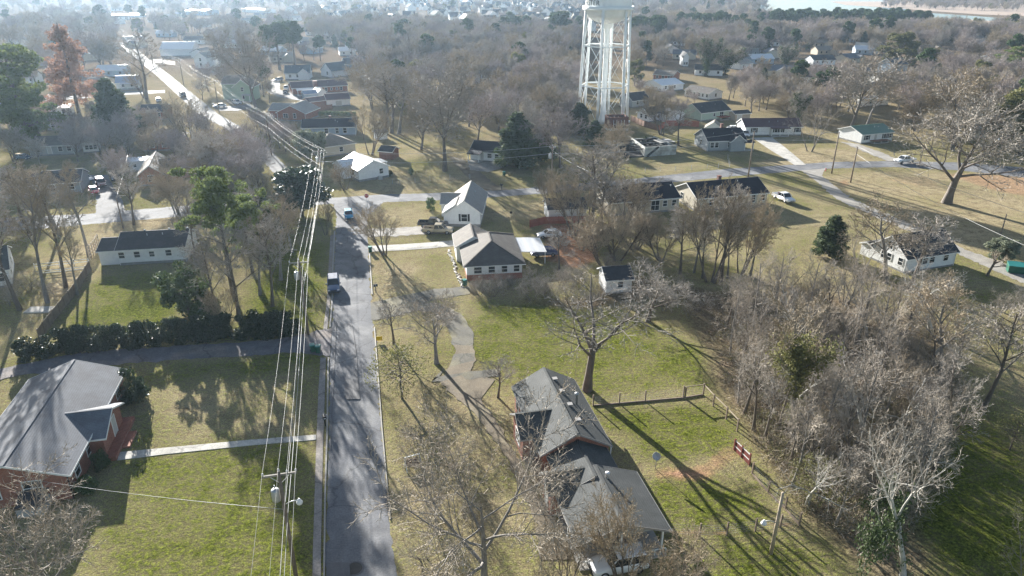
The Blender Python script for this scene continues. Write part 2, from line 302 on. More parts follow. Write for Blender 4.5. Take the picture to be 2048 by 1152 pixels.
bp = _n(nt, 'ShaderNodeBump'); bp.inputs['Strength'].default_value = .9; bp.inputs['Distance'].default_value = .12; L(mth('ADD', mth('ADD', n3, mth('MULTIPLY', n4, .4)), mth('MULTIPLY', n2, 1.4)), bp.inputs['Height']); L(bp.outputs[0], b.inputs['Normal'])
me.materials.append(g); tag(link('ground', me), 'grass and bare earth of the neighbourhood ground', 'ground', kind='structure')
# ------------------------------------------------------------------ roads, drives, paths as thin sheets
def road_mat(name, col, crack=.11, stain=.3, worn=None):
    m = mk(name, col, rough=.9, var=stain, scale=.45, fine=.2, spec=.25, mottle=worn, crack=crack); return m
road_mat('asphalt', (.15, .153, .163), worn=(.215, .215, .218)); road_mat('old_asphalt', (.135, .135, .138), worn=(.18, .175, .17)); road_mat('worn_drive', (.13, .122, .10), worn=(.20, .18, .115)); road_mat('gravel', (.30, .28, .25), crack=0); road_mat('pale_concrete', (.44, .42, .38)); road_mat('sidewalk_grey', (.27, .245, .225), worn=(.22, .19, .165)); road_mat('dark_drive', (.16, .15, .155), worn=(.21, .18, .16)); road_mat('mud', (.38, .29, .225), crack=0); road_mat('earth_drive', (.165, .135, .095), worn=(.22, .185, .125), crack=0)
Z = [0.006]
def strip(name, left, right, mat, label, kind='structure', cat=None, z=None, sq=0):
    """sheet between two pixel polylines with the same number of points"""
    mb = MB(); zz = z or Z[0]; Z[0] += .004
    left, right = [(lerp(a[0], b[0], sq), lerp(a[1], b[1], sq)) for a, b in zip(left, right)], [(lerp(b[0], a[0], sq), lerp(b[1], a[1], sq)) for a, b in zip(left, right)]
    P = [at(*p) for p in left]; Q2 = [at(*p) for p in right]; jit = {'earth_drive': .12, 'worn_drive': .08, 'gravel': .2, 'old_asphalt': .15, 'asphalt': .12, 'dark_drive': .16}.get(mat if isinstance(mat, str) else '', 0)
    if jit:
        rj = random.Random(len(P)); A, B2 = [], []
        for i in range(len(P) - 1):
            n = max(1, min(60, int(max((P[i + 1] - P[i]).length, (Q2[i + 1] - Q2[i]).length) / .7)))
            for k in range(n):
                l, r = P[i].lerp(P[i + 1], k / n), Q2[i].lerp(Q2[i + 1], k / n); d = (r - l).normalized()
                A.append(l + d * rj.gauss(0, jit)); B2.append(r + d * rj.gauss(0, jit))
        for l, r in zip(P, Q2) if name not in ('mud_flat', 'water') else (): BLOCKED.append(((l.x + r.x) / 2, (l.y + r.y) / 2, (l - r).length / 2 + 1))
        P, Q2 = A + [P[-1]], B2 + [Q2[-1]]
    for i in range(len(P) - 1):
        for k in range(4):
            a, b2 = k / 4, (k + 1) / 4
            q = [P[i].lerp(Q2[i], a), P[i].lerp(Q2[i], b2), P[i + 1].lerp(Q2[i + 1], b2), P[i + 1].lerp(Q2[i + 1], a)]
            if (q[1] - q[0]).cross(q[3] - q[0]).z < 0: q = q[::-1]
            mb.poly([(p.x, p.y, zz) for p in q])
    for i in range(0 if jit or name in ('mud_flat', 'water') else len(P)):
        c = P[i].lerp(Q2[i], .5); BLOCKED.append((c.x, c.y, (P[i] - Q2[i]).length / 2 + 1))
    return tag(mb.build(name, mat), label, cat or name.replace('_', ' '), kind=kind)
def widen(pts, n=4):
    out = []
    for i in range(len(pts) - 1):
        for k in range(n): out.append((lerp(pts[i][0], pts[i + 1][0], k / n), lerp(pts[i][1], pts[i + 1][1], k / n)))
    return out + [pts[-1]]
mainL = [(647, 1340), (651, 1152), (653, 989), (657, 864), (659, 726), (662, 661), (667, 601), (668, 538), (672, 463), (673, 430), (664, 399)]
mainR = [(830, 1340), (793, 1152), (779, 1040), (762, 857), (755, 760), (747, 650), (743, 600), (739, 538), (736, 480), (735, 432), (768, 404)]
strip('road', mainL, mainR, 'asphalt', 'grey asphalt street running from the near end up to the crossing', cat='road')
strip('road', [(-200, 445), (0, 436), (175, 428), (350, 413), (560, 399), (660, 396), (762, 389), (870, 386), (1024, 379), (1274, 357), (1449, 338), (1560, 331), (1660, 324), (1786, 322), (1920, 325), (2048, 335), (2250, 352)],
      [(-200, 475), (0, 464), (175, 449), (350, 434), (560, 414), (660, 408), (769, 404), (870, 401), (1024, 392), (1274, 372), (1449, 354), (1560, 345), (1660, 337), (1786, 334), (1920, 341), (2048, 355), (2250, 374)], 'asphalt', 'grey asphalt cross street running past the stop sign and the long dark roofed houses', cat='road')
strip('road', [(590, 402), (552, 358), (500, 300), (440, 255), (385, 225), (340, 182), (307, 150), (275, 125), (250, 104), (232, 85)], [(652, 400), (590, 348), (545, 293), (490, 255), (444, 228), (385, 182), (345, 150), (312, 125), (285, 104), (262, 85)], 'old_asphalt', 'pale sunlit street under the power line running toward the far wood', cat='road', sq=.14)
strip('road', [(1600, 341), (1625, 356), (1673, 398), (1736, 428), (1836, 470), (1916, 508), (1961, 528), (2048, 568), (2200, 640)], [(1650, 337), (1644, 352), (1700, 395), (1760, 422), (1862, 464), (1930, 499), (2000, 523), (2048, 540), (2200, 600)], 'gravel', 'pale gravel lane branching off across the dry field past the white cottage', cat='road')
strip('road', [(-30, 212), (60, 206), (150, 198), (240, 190), (330, 186)], [(-30, 200), (60, 196), (150, 190), (240, 183), (330, 180)], 'old_asphalt', 'bright side street behind the pine and the rusty tree', cat='road')
strip('driveway', [(190, 437), (193, 400), (186, 366), (180, 350)], [(252, 431), (247, 405), (226, 372), (215, 350)], 'old_asphalt', 'grey driveway with parked cars beside the orange brick house')
strip('driveway', [(737, 458), (800, 455), (850, 453), (900, 455)], [(737, 474), (800, 472), (862, 468), (905, 468)], 'gravel', 'gravel driveway holding the two pickups beside the white corner house')
strip('driveway', [(738, 492), (800, 489), (860, 485), (930, 479)], [(738, 504), (800, 501), (860, 497), (930, 490)], 'pale_concrete', 'pale concrete driveway leading to the brown hip roofed house')
strip('driveway', [(741, 606), (800, 592), (870, 578), (940, 573)], [(743, 640), (805, 618), (870, 600), (940, 588)], 'worn_drive', 'grey asphalt drive mouth in front of the brown hip roofed house')
strip('driveway', [(745, 625), (830, 604), (880, 606), (925, 630), (948, 668), (945, 692)], [(746, 642), (830, 622), (865, 624), (890, 648), (903, 672), (904, 690)], 'worn_drive', 'curved asphalt loop drive around the grassy island with the leaning tree')
strip('driveway', [(945, 692), (952, 708), (950, 722), (940, 745), (990, 760)], [(904, 690), (910, 708), (900, 730), (885, 762), (960, 800)], 'earth_drive', 'leaf covered end of the loop drive')
strip('walkway', [(908, 708), (950, 706)], [(898, 735), (948, 722)], 'worn_drive', 'pale concrete slab on the loop drive')
strip('walkway', [(890, 735), (870, 755), (930, 745), (1000, 738)], [(880, 752), (862, 765), (935, 760), (1000, 752)], 'worn_drive', 'worn concrete path crossing the leaf litter behind the long grey roofed house')
strip('driveway', [(880, 765), (950, 830), (1010, 910), (1050, 1000), (1075, 1060), (1080, 1120)], [(925, 750), (985, 830), (1030, 905), (1075, 995), (1130, 1060), (1160, 1120)], 'earth_drive', 'brown earth drive along the front of the long grey roofed house')
strip('driveway', [(-60, 752), (130, 711), (250, 698), (475, 686), (560, 678), (664, 656)], [(-60, 775), (40, 751), (262, 726), (512, 711), (590, 706), (660, 712)], 'dark_drive', 'dark asphalt drive running behind the clipped hedge')
strip('driveway', [(1530, 275), (1505, 276), (1540, 300), (1590, 331)], [(1555, 274), (1545, 276), (1570, 295), (1612, 330)], 'pale_concrete', 'pale concrete drive beside the white ranch house with dark shutters')
strip('driveway', [(1680, 284), (1720, 300), (1775, 323)], [(1715, 288), (1750, 300), (1808, 323)], 'gravel', 'grey drive beside the green roofed house')
strip('driveway', [(895, 312), (925, 345), (955, 372), (985, 382)], [(925, 318), (960, 345), (992, 370), (1020, 380)], 'earth_drive', 'rutted earth drive leading to the white carport house')
strip('driveway', [(935, 326), (940, 340), (975, 345), (1010, 335)], [(990, 322), (1000, 328), (1010, 330), (1020, 330)], 'gravel', 'gravel parking area before the white carport house')
strip('driveway', [(540, 160), (535, 185), (560, 195), (620, 205)], [(560, 160), (560, 180), (600, 192), (625, 200)], 'old_asphalt', 'pale drive beside the long brick house with plum roof')
strip('driveway', [(425, 205), (440, 214), (470, 212), (500, 208)], [(425, 212), (440, 222), (475, 222), (505, 216)], 'old_asphalt', 'pale parking pad in front of the green two storey house')
strip('driveway', [(300, 118), (330, 120), (350, 124)], [(295, 124), (330, 128), (350, 130)], 'pale_concrete', 'sunlit pale yard before the big white roofed barn')
# pavement, kerb and path
SWL = [(622, 1340), (626, 1100), (632, 900), (637, 780), (641, 716)]; SWR = [(643, 1340), (642, 1100), (646, 900), (650, 780), (652, 716)]
def raised(name, left, right, h, mat, label, cat):
    mb = MB(); P = [at(*p) for p in left]; Q2 = [at(*p) for p in right]
    for i in range(len(P) - 1):
        mb.hexa([(p.x, p.y, -.05) for p in (P[i], Q2[i], Q2[i + 1], P[i + 1])] + [(p.x, p.y, h) for p in (P[i], Q2[i], Q2[i + 1], P[i + 1])])
    return tag(mb.build(name, mat), label, cat, kind='structure')
raised('pavement', SWL, SWR, .06, 'sidewalk_grey', 'narrow worn pavement along the street verge nearest the lawn', 'pavement')
raised('pavement', [(646, 664), (654, 600), (657, 540), (661, 470)], [(654, 664), (661, 600), (663, 540), (667, 470)], .06, 'sidewalk_grey', 'narrow worn pavement along the street beyond the drive mouth', 'pavement')
def kerb(pts, label, dx=3.2):
    raised('kerb', [(u - dx, v) for u, v in pts], pts, .13, 'stone_kerb', label, 'kerb')
kerb([(646, 1340), (650, 1152), (652, 989), (656, 864), (658, 726), (658.5, 716)], 'stone kerb along the street beside the near lawn')
kerb([(661.5, 655), (666, 601), (667, 538), (671, 463)], 'stone kerb along the street beyond the hedge drive')
kerb([(782, 1040), (765, 857), (758, 760), (750, 655)], 'stone kerb along the street beside the loop drive yard', 2.2)
kerb([(745.5, 590), (742, 538), (740, 508)], 'stone kerb along the street beside the leafy verge', 2)
raised('walkway', [(238, 905), (330, 896), (512, 879), (632, 870)], [(235, 921), (330, 909), (512, 890), (632, 880)], .05, 'pale_concrete', 'pale concrete front path crossing the lawn to the brick porch', 'path')
strip('patch', [(690, 760), (692, 800)], [(716, 758), (720, 799)], 'asphalt_patch', 'small dark asphalt patch halfway along the near street', cat='road patch')
strip('patch', [(672, 640), (660, 900)], [(673.2, 640), (661.6, 900)], 'asphalt_patch', 'thin dark tar seam along the near street', cat='road patch')
strip('patch', [(704, 650), (713, 720), (716, 800)], [(705, 650), (714.2, 720), (717.4, 800)], 'asphalt_patch', 'thin dark tar seam down the middle of the near street', cat='road patch')
strip('patch', [(653, 1127), (652, 1300)], [(699, 1127), (712, 1300)], 'asphalt_patch', 'dark square of patched asphalt at the near end of street', cat='road patch')
mb = MB(); mb.lathe([(.64, .0), (.62, .026), (.02, .03)], 24, sm=False); c = at(709, 1137); mb.lathe([(.66, .0), (.66, .022), (.8, .02), (.82, 0)], 24, m=1, cap=False, sm=False)
tag(mb.build('manhole_cover', ['iron', 'asphalt_patch'], loc=(c.x, c.y, .006)), 'round iron manhole cover in the near end of street', 'manhole')
# lake and mud flats far off
strip('mud_flat', [(1690, 10), (1800, 17), (1860, 22), (1960, 29), (2100, 34), (2400, 38)], [(1660, 3), (1800, 3), (1860, 3), (1960, 3), (2100, 3), (2400, 3)], 'mud', 'reddish mud flats of the drawn down lake', cat='mud flat')
strip('mud_flat', [(1800, 45), (1900, 52), (2048, 58), (2400, 70)], [(1820, 34), (1920, 38), (2048, 46), (2400, 52)], 'mud', 'reddish near shore of the distant lake', cat='mud flat')
wm = bpy.data.materials.new('lake_water'); wm.use_nodes = True; nt = wm.node_tree; b = nt.nodes['Principled BSDF']; b.inputs['Base Color'].default_value = (.12, .2, .24, 1); b.inputs['Roughness'].default_value = .18
no = _n(nt, 'ShaderNodeTexNoise'); no.inputs['Scale'].default_value = .25; bp = _n(nt, 'ShaderNodeBump'); bp.inputs['Strength'].default_value = .15; nt.links.new(no.outputs[0], bp.inputs['Height']); nt.links.new(bp.outputs[0], b.inputs['Normal'])
strip('water', [(1500, 24), (1560, 27), (1680, 31), (1800, 38), (1830, 40)], [(1535, -14), (1590, -16), (1690, -18), (1760, -18), (1800, -16)], wm, 'pale water of the distant lake', cat='lake', z=.07)
strip('water', [(1800, 36), (1880, 40), (1960, 46), (2048, 52), (2400, 60)], [(1780, 24), (1860, 26), (1960, 33), (2048, 40), (2400, 46)], wm, 'narrow inlet of the distant lake between mud flats', cat='lake', z=.08)
# ------------------------------------------------------------------ houses
WCACHE = {}
def window_mesh(w, h, kind, trim):
    k = (round(w, 2), round(h, 2), kind, trim)
    if k in WCACHE: return WCACHE[k]
    a, b = MB(), MB(); t = .09
    if kind == 'door':
        for q in ((-w / 2 - t, 0, -w / 2, h + t), (w / 2, 0, w / 2 + t, h + t), (-w / 2, h, w / 2, h + t)): a.box(q[0], -.06, q[1], q[2], 0, q[3])
        b.box(-w / 2, -.035, 0, w / 2, -.003, h); b.box(w * .3, -.075, h * .45, w * .36, -.035, h * .48)
    else:
        for q in ((-w / 2 - t, -t, -w / 2, h + t), (w / 2, -t, w / 2 + t, h + t), (-w / 2, h, w / 2, h + t), (-w / 2, -t, w / 2, 0), (-w / 2, h / 2 - .03, w / 2, h / 2 + .03)): a.box(q[0], -.06, q[1], q[2], 0, q[3])
        if w > 1.3: a.box(-.03, -.058, 0, .03, 0, h)
        b.box(-w / 2, -.025, 0, w / 2, -.003, h)
    r = (a.mesh('window' if kind != 'door' else 'door', trim), b.mesh('pane' if kind != 'door' else 'door_leaf', 'glass' if kind in ('win', 'glassdoor') else 'door_paint'))
    WCACHE[k] = r; return r
SH = {}
def opening(root, side, L, D, f, z, w, h, kind='win', trim='white_trim', shut=False, ox=0, oy=0, detail=1):
    pos = {'f': (ox + f * L, oy - .002, 0), 'r': (ox + L + .002, oy + f * D, 90), 'l': (ox - .002, oy + (1 - f) * D, -90), 'b': (ox + (1 - f) * L, oy + D + .002, 180)}[side]
    fm, pm = window_mesh(w, h, kind, trim)
    o = link('door' if kind == 'door' else 'window', fm, root, (pos[0], pos[1], z), R(pos[2]))
    link('door_leaf' if kind == 'door' else 'pane', pm, o)
    if shut:
        for s in (-1, 1):
            k = round(h, 2)
            if k not in SH: q = MB(); q.box(-.2, -.045, -.05, .2, 0, h + .05); SH[k] = q.mesh('shutter', 'shutter')
            e = Matrix.Rotation(R(pos[2]), 3, 'Z') @ Vector((s * (w / 2 + .32), 0, 0))
            link('shutter', SH[k], root, (pos[0] + e.x, pos[1] + e.y, z), R(pos[2]))
def block(mw, mr, mf, L, D, wh, rise, ridge='x', ov=.4, z0=0, hip=False, ox=0, oy=0, rot=0, gov=.3, lean=0, und=True):
    """walls + pitched roof of a rectangular block into three mesh builders"""
    W = D if ridge == 'x' else L; s = rise / (W / 2); c, n = math.cos(R(rot)), math.sin(R(rot))
    def T(p): return (ox + p[0] * c - p[1] * n, oy + p[0] * n + p[1] * c, p[2])
    def X(p): return p if ridge == 'x' else (L - p[1], p[0], p[2])      # local (along ridge, across) -> block
    len_, wid = (L, D) if ridge == 'x' else (D, L)
    th = .14; zt = wh + .015
    if mw is not None:
        if hip: mw.hexa([T(p) for p in ((0, 0, z0), (L, 0, z0), (L, D, z0), (0, D, z0), (0, 0, wh), (L, 0, wh), (L, D, wh), (0, D, wh))])
        else:
            g = [(0, z0), (wid, z0), (wid, wh), (wid / 2, wh + rise), (0, wh)]
            vs = [T(X((0, y, z))) for y, z in g] + [T(X((len_, y, z))) for y, z in g]
            mw.add(vs, [(4, 3, 2, 1, 0), (5, 6, 7, 8, 9)] + [(i, (i + 1) % 5, 5 + (i + 1) % 5, 5 + i) for i in (0, 1, 4)])
    if hip:
        hr = hip if isinstance(hip, float) else wid / 2
        e0, e1, y0, y1, ze, zr = -ov, len_ + ov, -ov, wid + ov, zt - s * ov, zt + rise + s * 0
        rr = [(hr, wid / 2, zr), (len_ - hr, wid / 2, zr)]
        up = [(e0, y0, ze + th), (e1, y0, ze + th), (e1, y1, ze + th), (e0, y1, ze + th)] + [(a, b, z + th) for a, b, z in rr]
        lo = [(e0, y0, ze), (e1, y0, ze), (e1, y1, ze), (e0, y1, ze)]
        P = [T(X(p)) for p in up]; Q = [T(X(p)) for p in lo]
        mr.add(P, [(0, 1, 5, 4), (1, 2, 5), (2, 3, 4, 5), (3, 0, 4)])
        mf.add(P[:4] + Q, [(4, 5, 1, 0), (5, 6, 2, 1), (6, 7, 3, 2), (7, 4, 0, 3), (7, 6, 5, 4)])
        for a, b in ((0, 4), (1, 5), (2, 5), (3, 4), (4, 5)): mr.bar(Vector(P[a]) + Vector((0, 0, .012)), Vector(P[b]) + Vector((0, 0, .012)), .22, .05)
        return
    for sgn in (0, 1):
        def q(a, t, dz): # t: distance from wall line (negative outward)
            y = t if sgn == 0 else wid - t
            return T(X((a, y, zt + s * t + dz)))
        a0, a1 = -gov, len_ + gov; pts = [q(a0, -ov, 0), q(a1, -ov, 0), q(a1, wid / 2, 0), q(a0, wid / 2, 0)]; top = [q(a0, -ov, th), q(a1, -ov, th), q(a1, wid / 2, th), q(a0, wid / 2, th)]
        if sgn: pts, top = pts[::-1], top[::-1]
        mr.hexa(pts + top)
        # fascia along the eave and the two rakes, 2 cm proud
        e0, e1 = a0 - .022, a1 + .022
        def bd(A, B, dn):
            A, B = Vector(A), Vector(B); h = Vector((0, 0, .2)); dn = Vector(dn)
            mf.hexa([A - h, B - h, B - h + dn, A - h + dn, A, B, B + dn, A + dn])
        def dirv(v): a = Vector(T(X((0, 0, 0)))); b = Vector(T(X(v))); return b - a
        bd(q(e0, -ov - .022, th + .012), q(e1, -ov - .022, th + .012), dirv((0, .03 if sgn == 0 else -.03, 0)) if True else 0)
        for a, dx in ((e0, .03), (e1, -.03)): bd(q(a, -ov - .022, th + .012), q(a, wid / 2, th + .012), dirv((dx, 0, 0)))
    r0, r1 = Vector(T(X((-gov, wid / 2, zt + rise + th + .01)))), Vector(T(X((len_ + gov, wid / 2, zt + rise + th + .01)))); mr.bar(r0, r1, .24, .05)
def house(label, A, B, depth, wh=2.7, ridge='x', rise=1.7, wall='white_siding', roof='slate_shingle', fas='white_trim', hip=False, zb=0, win=(), f0=.35, name='house', cat='house', group=None, ov=.4, wings=(), chim=(), vents=(), shut=False, found='foundation', porch=(), wtrim='white_trim', lower=None, gov=.3, ang=None, block_it=True):
    a, b = at(*A, zb), at(*B, zb); a.z = b.z = 0
    d = b - a; L = d.length; rz = math.atan2(d.y, d.x)
    if zb: dv = d.normalized(); pv = Vector((-dv.y, dv.x, 0)); a = a + dv * .3 + pv * ov; L -= .6
    t = thing(name, label, cat, a, rz, group)
    mw, mr, mf = MB(), MB(), MB(); block(mw, mr, mf, L, depth, wh, rise, ridge, ov=ov, hip=hip, gov=gov)
    for wg in wings:   # (ox fraction or metres, oy, L, D, wh, rise, ridge [,rot])
        o = dict(ox=wg[0], oy=wg[1], L=wg[2], D=wg[3], wh=wg[4], rise=wg[5], ridge=wg[6]); o.update(wg[7] if len(wg) > 7 else {}); block(mw, mr, mf, ov=.3, gov=.25, **o)
    mw.build('wall', wall, t); mr.build('roof', roof, t); mf.build('fascia', fas, t)
    if f0: q = MB(); q.box(-.03, -.03, -.1, L + .03, depth + .03, f0); q.build('foundation' if not lower else 'brick_skirt', lower or found, t)
    for x in win:
        side, f, z, w_, h_ = x[:5]; kind = x[5] if len(x) > 5 else 'win'; opening(t, side, L, depth, f, z, w_, h_, kind, wtrim, shut and kind == 'win')
    if zb or block_it and L > 9 and not hip and name == 'house':
        rv = random.Random(int(A[0]))
        for k in range(2):
            vx, vy = (L * rv.uniform(.15, .85), depth * rv.uniform(.25, .4)) if ridge == 'x' else (L * rv.uniform(.25, .4), depth * rv.uniform(.2, .8)); vz = wh + rise * 2 * min(vy / depth, 1 - vy / depth) if ridge == 'x' else wh + rise * 2 * vx / L
            q = MB(); q.lathe([(.06, vz), (.06, vz + .5), (.02, vz + .52)], 7, c=(vx, vy)); q.build('vent_pipe', 'galvanised', t)
        for x in (.06, L - .06): q = MB(); q.bar((x, -.05, .1), (x, -.05, wh - .1), .08, .06); q.build('downpipe', fas, t)
    for cx, cy, cs, ch in chim:
        q = MB(); q.box(cx - cs / 2, cy - cs / 2, wh * .6, cx + cs / 2, cy + cs / 2, ch); q.box(cx - cs / 2 - .06, cy - cs / 2 - .06, ch, cx + cs / 2 + .06, cy + cs / 2 + .06, ch + .12); q.build('chimney', 'dark_brick', t)
    for vx, vy, vz, vr in vents:
        q = MB(); q.lathe([(vr, vz - .4), (vr, vz + .35), (vr * 1.5, vz + .37), (vr * 1.5, vz + .5), (.02, vz + .56)], 10, c=(vx, vy)); q.build('roof_vent', 'galvanised', t)
    for (x0, x1, y0, h, dr, rm) in porch:
        q = MB(); n = max(2, int((x1 - x0) / 2.2) + 1); dep = -y0
        for k in range(n):
            x = lerp(x0 + .15, x1 - .15, k / (n - 1)); q.box(x - .07, y0 + .1, 0, x + .07, y0 + .24, h - .05)
        q.build('porch_posts', fas, t); q = MB(); q.hexa([(x0 - .2, y0 - .2, h - .05), (x1 + .2, y0 - .2, h - .05), (x1 + .2, -.05, h + dr), (x0 - .2, -.05, h + dr), (x0 - .2, y0 - .2, h + .08), (x1 + .2, y0 - .2, h + .08), (x1 + .2, -.05, h + dr + .13), (x0 - .2, -.05, h + dr + .13)]); q.build('porch_roof', rm, t)
        q = MB(); q.box(x0, y0, -.05, x1, -.04, .28); q.build('porch_floor', 'concrete', t)
    pv = Vector((-math.sin(rz), math.cos(rz), 0)); dv = Vector((math.cos(rz), math.sin(rz), 0)); c = a + dv * L / 2 + pv * depth / 2
    if block_it: BLOCKED.append((c.x, c.y, max(L, depth) * .62 + 1.5))
    t['size'] = (L, depth); return t
def extra(t, name, mat, fn): q = MB(); fn(q); return q.build(name, mat, t)
W1, W2 = (1.0, 1.3), (1.5, 1.3)
# --- near left brick house, hip free gable roof with ridge along the street
def near_left():
    t = thing('house', 'red brick house with pale grey roof and small porch gable at the front path', 'house', (0, 0, 0)); A, B = at(254, 740, 2.75), at(141, 953, 2.75)
    d = (A - B); d.z = 0; LL = d.length; rz = math.atan2(d.y, d.x); t.location = (B.x, B.y, 0); t.rotation_euler = (0, 0, rz)   # local x toward the far end, y to the west (away from street)
    mw, mr, mf = MB(), MB(), MB(); ov = .5
    block(mw, mr, mf, LL - .8, 9.3, 2.9, 1.75, 'x', ov=ov, ox=.4, oy=ov, gov=.4)
    # porch gable facing the street (south slope dark, north slope sunlit)
    block(mw, mr, mf, 6.0, 5.4, 2.55, 1.3, 'y', ov=.35, gov=.45, ox=6.3, oy=-.9)
    mw.build('wall', 'brick', t); mr.build('roof', 'grey_shingle', t); mf.build('fascia', 'white_trim', t)
    extra(t, 'porch_floor', 'brick', lambda q: (q.box(5.6, -1.9, 0, 13.0, .3, .45), q.box(7.6, -2.7, 0, 10.4, -1.9, .22)))
    for f in (.12, .3, .86): opening(t, 'f', LL - .8, 9.3, f, 1.0, 1.1, 1.4, ox=.4, oy=ov)
    for f in (.30, .68): opening(t, 'l', LL - .8, 9.3, f, 1.0, 1.5, 1.5, ox=.4, oy=ov)
    for f in (.35, .7): opening(t, 'r', LL - .8, 9.3, f, 1.0, 1.2, 1.4, ox=.4, oy=ov)
    opening(t, 'f', LL - .8, 9.3, .5, .5, 1.0, 2.1, 'door', ox=.4, oy=-.9)
    extra(t, 'downpipe', 'dark_trim', lambda q: q.tube([(.25, ov - .1, 0), (.25, ov - .1, 2.7)], .06, 6))
    extra(t, 'bulkhead_roof', 'slate_shingle', lambda q: q.hexa([(-1.6, 2.2, 1.0), (.36, 2.2, 1.5), (.36, 4.6, 1.5), (-1.6, 4.6, 1.0), (-1.6, 2.2, 1.12), (.36, 2.2, 1.62), (.36, 4.6, 1.62), (-1.6, 4.6, 1.12)]))
    extra(t, 'bulkhead', 'grey_siding', lambda q: (q.box(-1.5, 2.3, 0, .35, 2.38, 1.0), q.box(-1.5, 4.4, 0, .35, 4.5, 1.0), q.box(-1.5, 2.38, 0, -1.4, 4.4, .98)))
    c = Vector((B.x, B.y, 0)) + Matrix.Rotation(rz, 3, 'Z') @ Vector((LL / 2, 5, 0)); BLOCKED.append((c.x, c.y, 12))
near_left()
# --- long grey roofed house in the middle, stepping blocks toward the camera
def long_house():
    a, b = at(1024, 773, 3.0), at(1081, 910, 3.0); d = b - a; d.z = 0; rz = math.atan2(d.y, d.x)
    # local x runs toward the camera along the eave facing the street, local y away from the street
    t = thing('house', 'long brick house with dark grey stepped gable roofs and open carport in the centre foreground', 'house', (a.x, a.y, 0), rz)
    rm = 'mid_shingle'; mw, mr, mf = MB(), MB(), MB()
    block(mw, mr, mf, 12.0, 6.7, 3.0, 1.85, 'x', ov=.3, gov=.35, ox=.35, oy=.25)
    block(mw, mr, mf, 4.2, 4.6, 2.9, 1.35, 'y', ov=.3, gov=.3, ox=5.2, oy=-1.0)                 # gable toward the street
    block(mw, mr, mf, 5.6, 5.6, 2.6, 1.3, 'x', ov=.25, gov=.05, ox=12.3, oy=.9)
    block(mw, mr, mf, 2.6, 4.2, 2.7, .95, 'y', ov=.3, gov=.3, ox=14.9, oy=-.35)
    block(None, mr, mf, 7.2, 7.6, 2.55, 1.35, 'x', ov=.35, gov=.35, ox=16.7, oy=.35)
    mw.build('wall', 'brick', t); mr.build('roof', rm, t); mf.build('fascia', 'grey_trim', t)
    extra(t, 'gable_siding', 'grey_siding', lambda q: q.add([(23.75, .45, 2.5), (23.75, 7.85, 2.5), (23.75, 4.15, 3.8), (23.65, .45, 2.5), (23.65, 7.85, 2.5), (23.65, 4.15, 3.8)], [(0, 1, 2), (5, 4, 3), (0, 3, 4, 1), (1, 4, 5, 2), (2, 5, 3, 0)]))
    for x, y in ((23.6, .5), (23.6, 7.8), (20.4, 7.8), (20.4, .5), (23.6, 4.1)): extra(t, 'carport_post', 'white_trim', lambda q: q.box(x - .08, y - .08, 0, x + .08, y + .08, 2.55))
    extra(t, 'carport_slab', 'concrete', lambda q: q.box(17.2, .3, 0, 24.4, 8.0, .14))
    extra(t, 'carport_wall', 'brick', lambda q: q.box(17.0, .4, 0, 17.2, 7.9, 2.5))
    extra(t, 'porch_rail', 'white_trim', lambda q: [q.box(24.2, .4, .75, 24.28, 7.9, .85)] + [q.box(24.2, .4 + k * .5, .14, 24.28, .46 + k * .5, .75) for k in range(16)])
    mv = MB(); mv.box(-.2, -.2, 0, .2, .2, .28); mv.box(-.26, -.26, .28, .26, .26, .34); m = mv.mesh('roof_vent', 'grey_trim')
    for x, y, z in ((2.2, 4.3, 4.55), (4.6, 4.4, 4.5), (7.2, 4.5, 4.45), (10.0, 4.5, 4.45)): link('roof_vent', m, t, (x, y, z - .05))
    extra(t, 'flue', 'galvanised', lambda q: q.lathe([(.13, 3.6), (.13, 5.1), (.24, 5.12), (.24, 5.3), (.02, 5.4)], 10, c=(6.3, 5.5)))
    extra(t, 'flue', 'sign_white', lambda q: q.lathe([(.16, 3.3), (.16, 4.35), (.2, 4.36), (.2, 4.45), (.02, 4.5)], 10, c=(18.1, 4.7)))
    extra(t, 'downpipe', 'white_trim', lambda q: q.tube([(12.4, 7.2, 2.7), (12.4, 7.1, 0)], .06, 6))
    for f in (.12, .3, .8): opening(t, 'f', 12, 6.7, f, 1.1, 1.1, 1.2, ox=.35, oy=.25)
    for f in (.2, .5, .8): opening(t, 'b', 12, 6.7, f, 1.1, 1.1, 1.2, ox=.35, oy=.25)
    opening(t, 'f', 4.2, 4.6, .5, 1.0, 1.5, 1.3, ox=5.2, oy=-1.0); opening(t, 'f', 2.6, 4.2, .5, .2, 1, 2.1, 'door', ox=14.9, oy=-.35)
    for x, y, r in ((6, 4, 7), (13, 4, 6), (20, 4, 8)): p = Matrix.Rotation(rz, 3, 'Z') @ Vector((x, y, 0)); BLOCKED.append((a.x + p.x, a.y + p.y, r))
long_house()
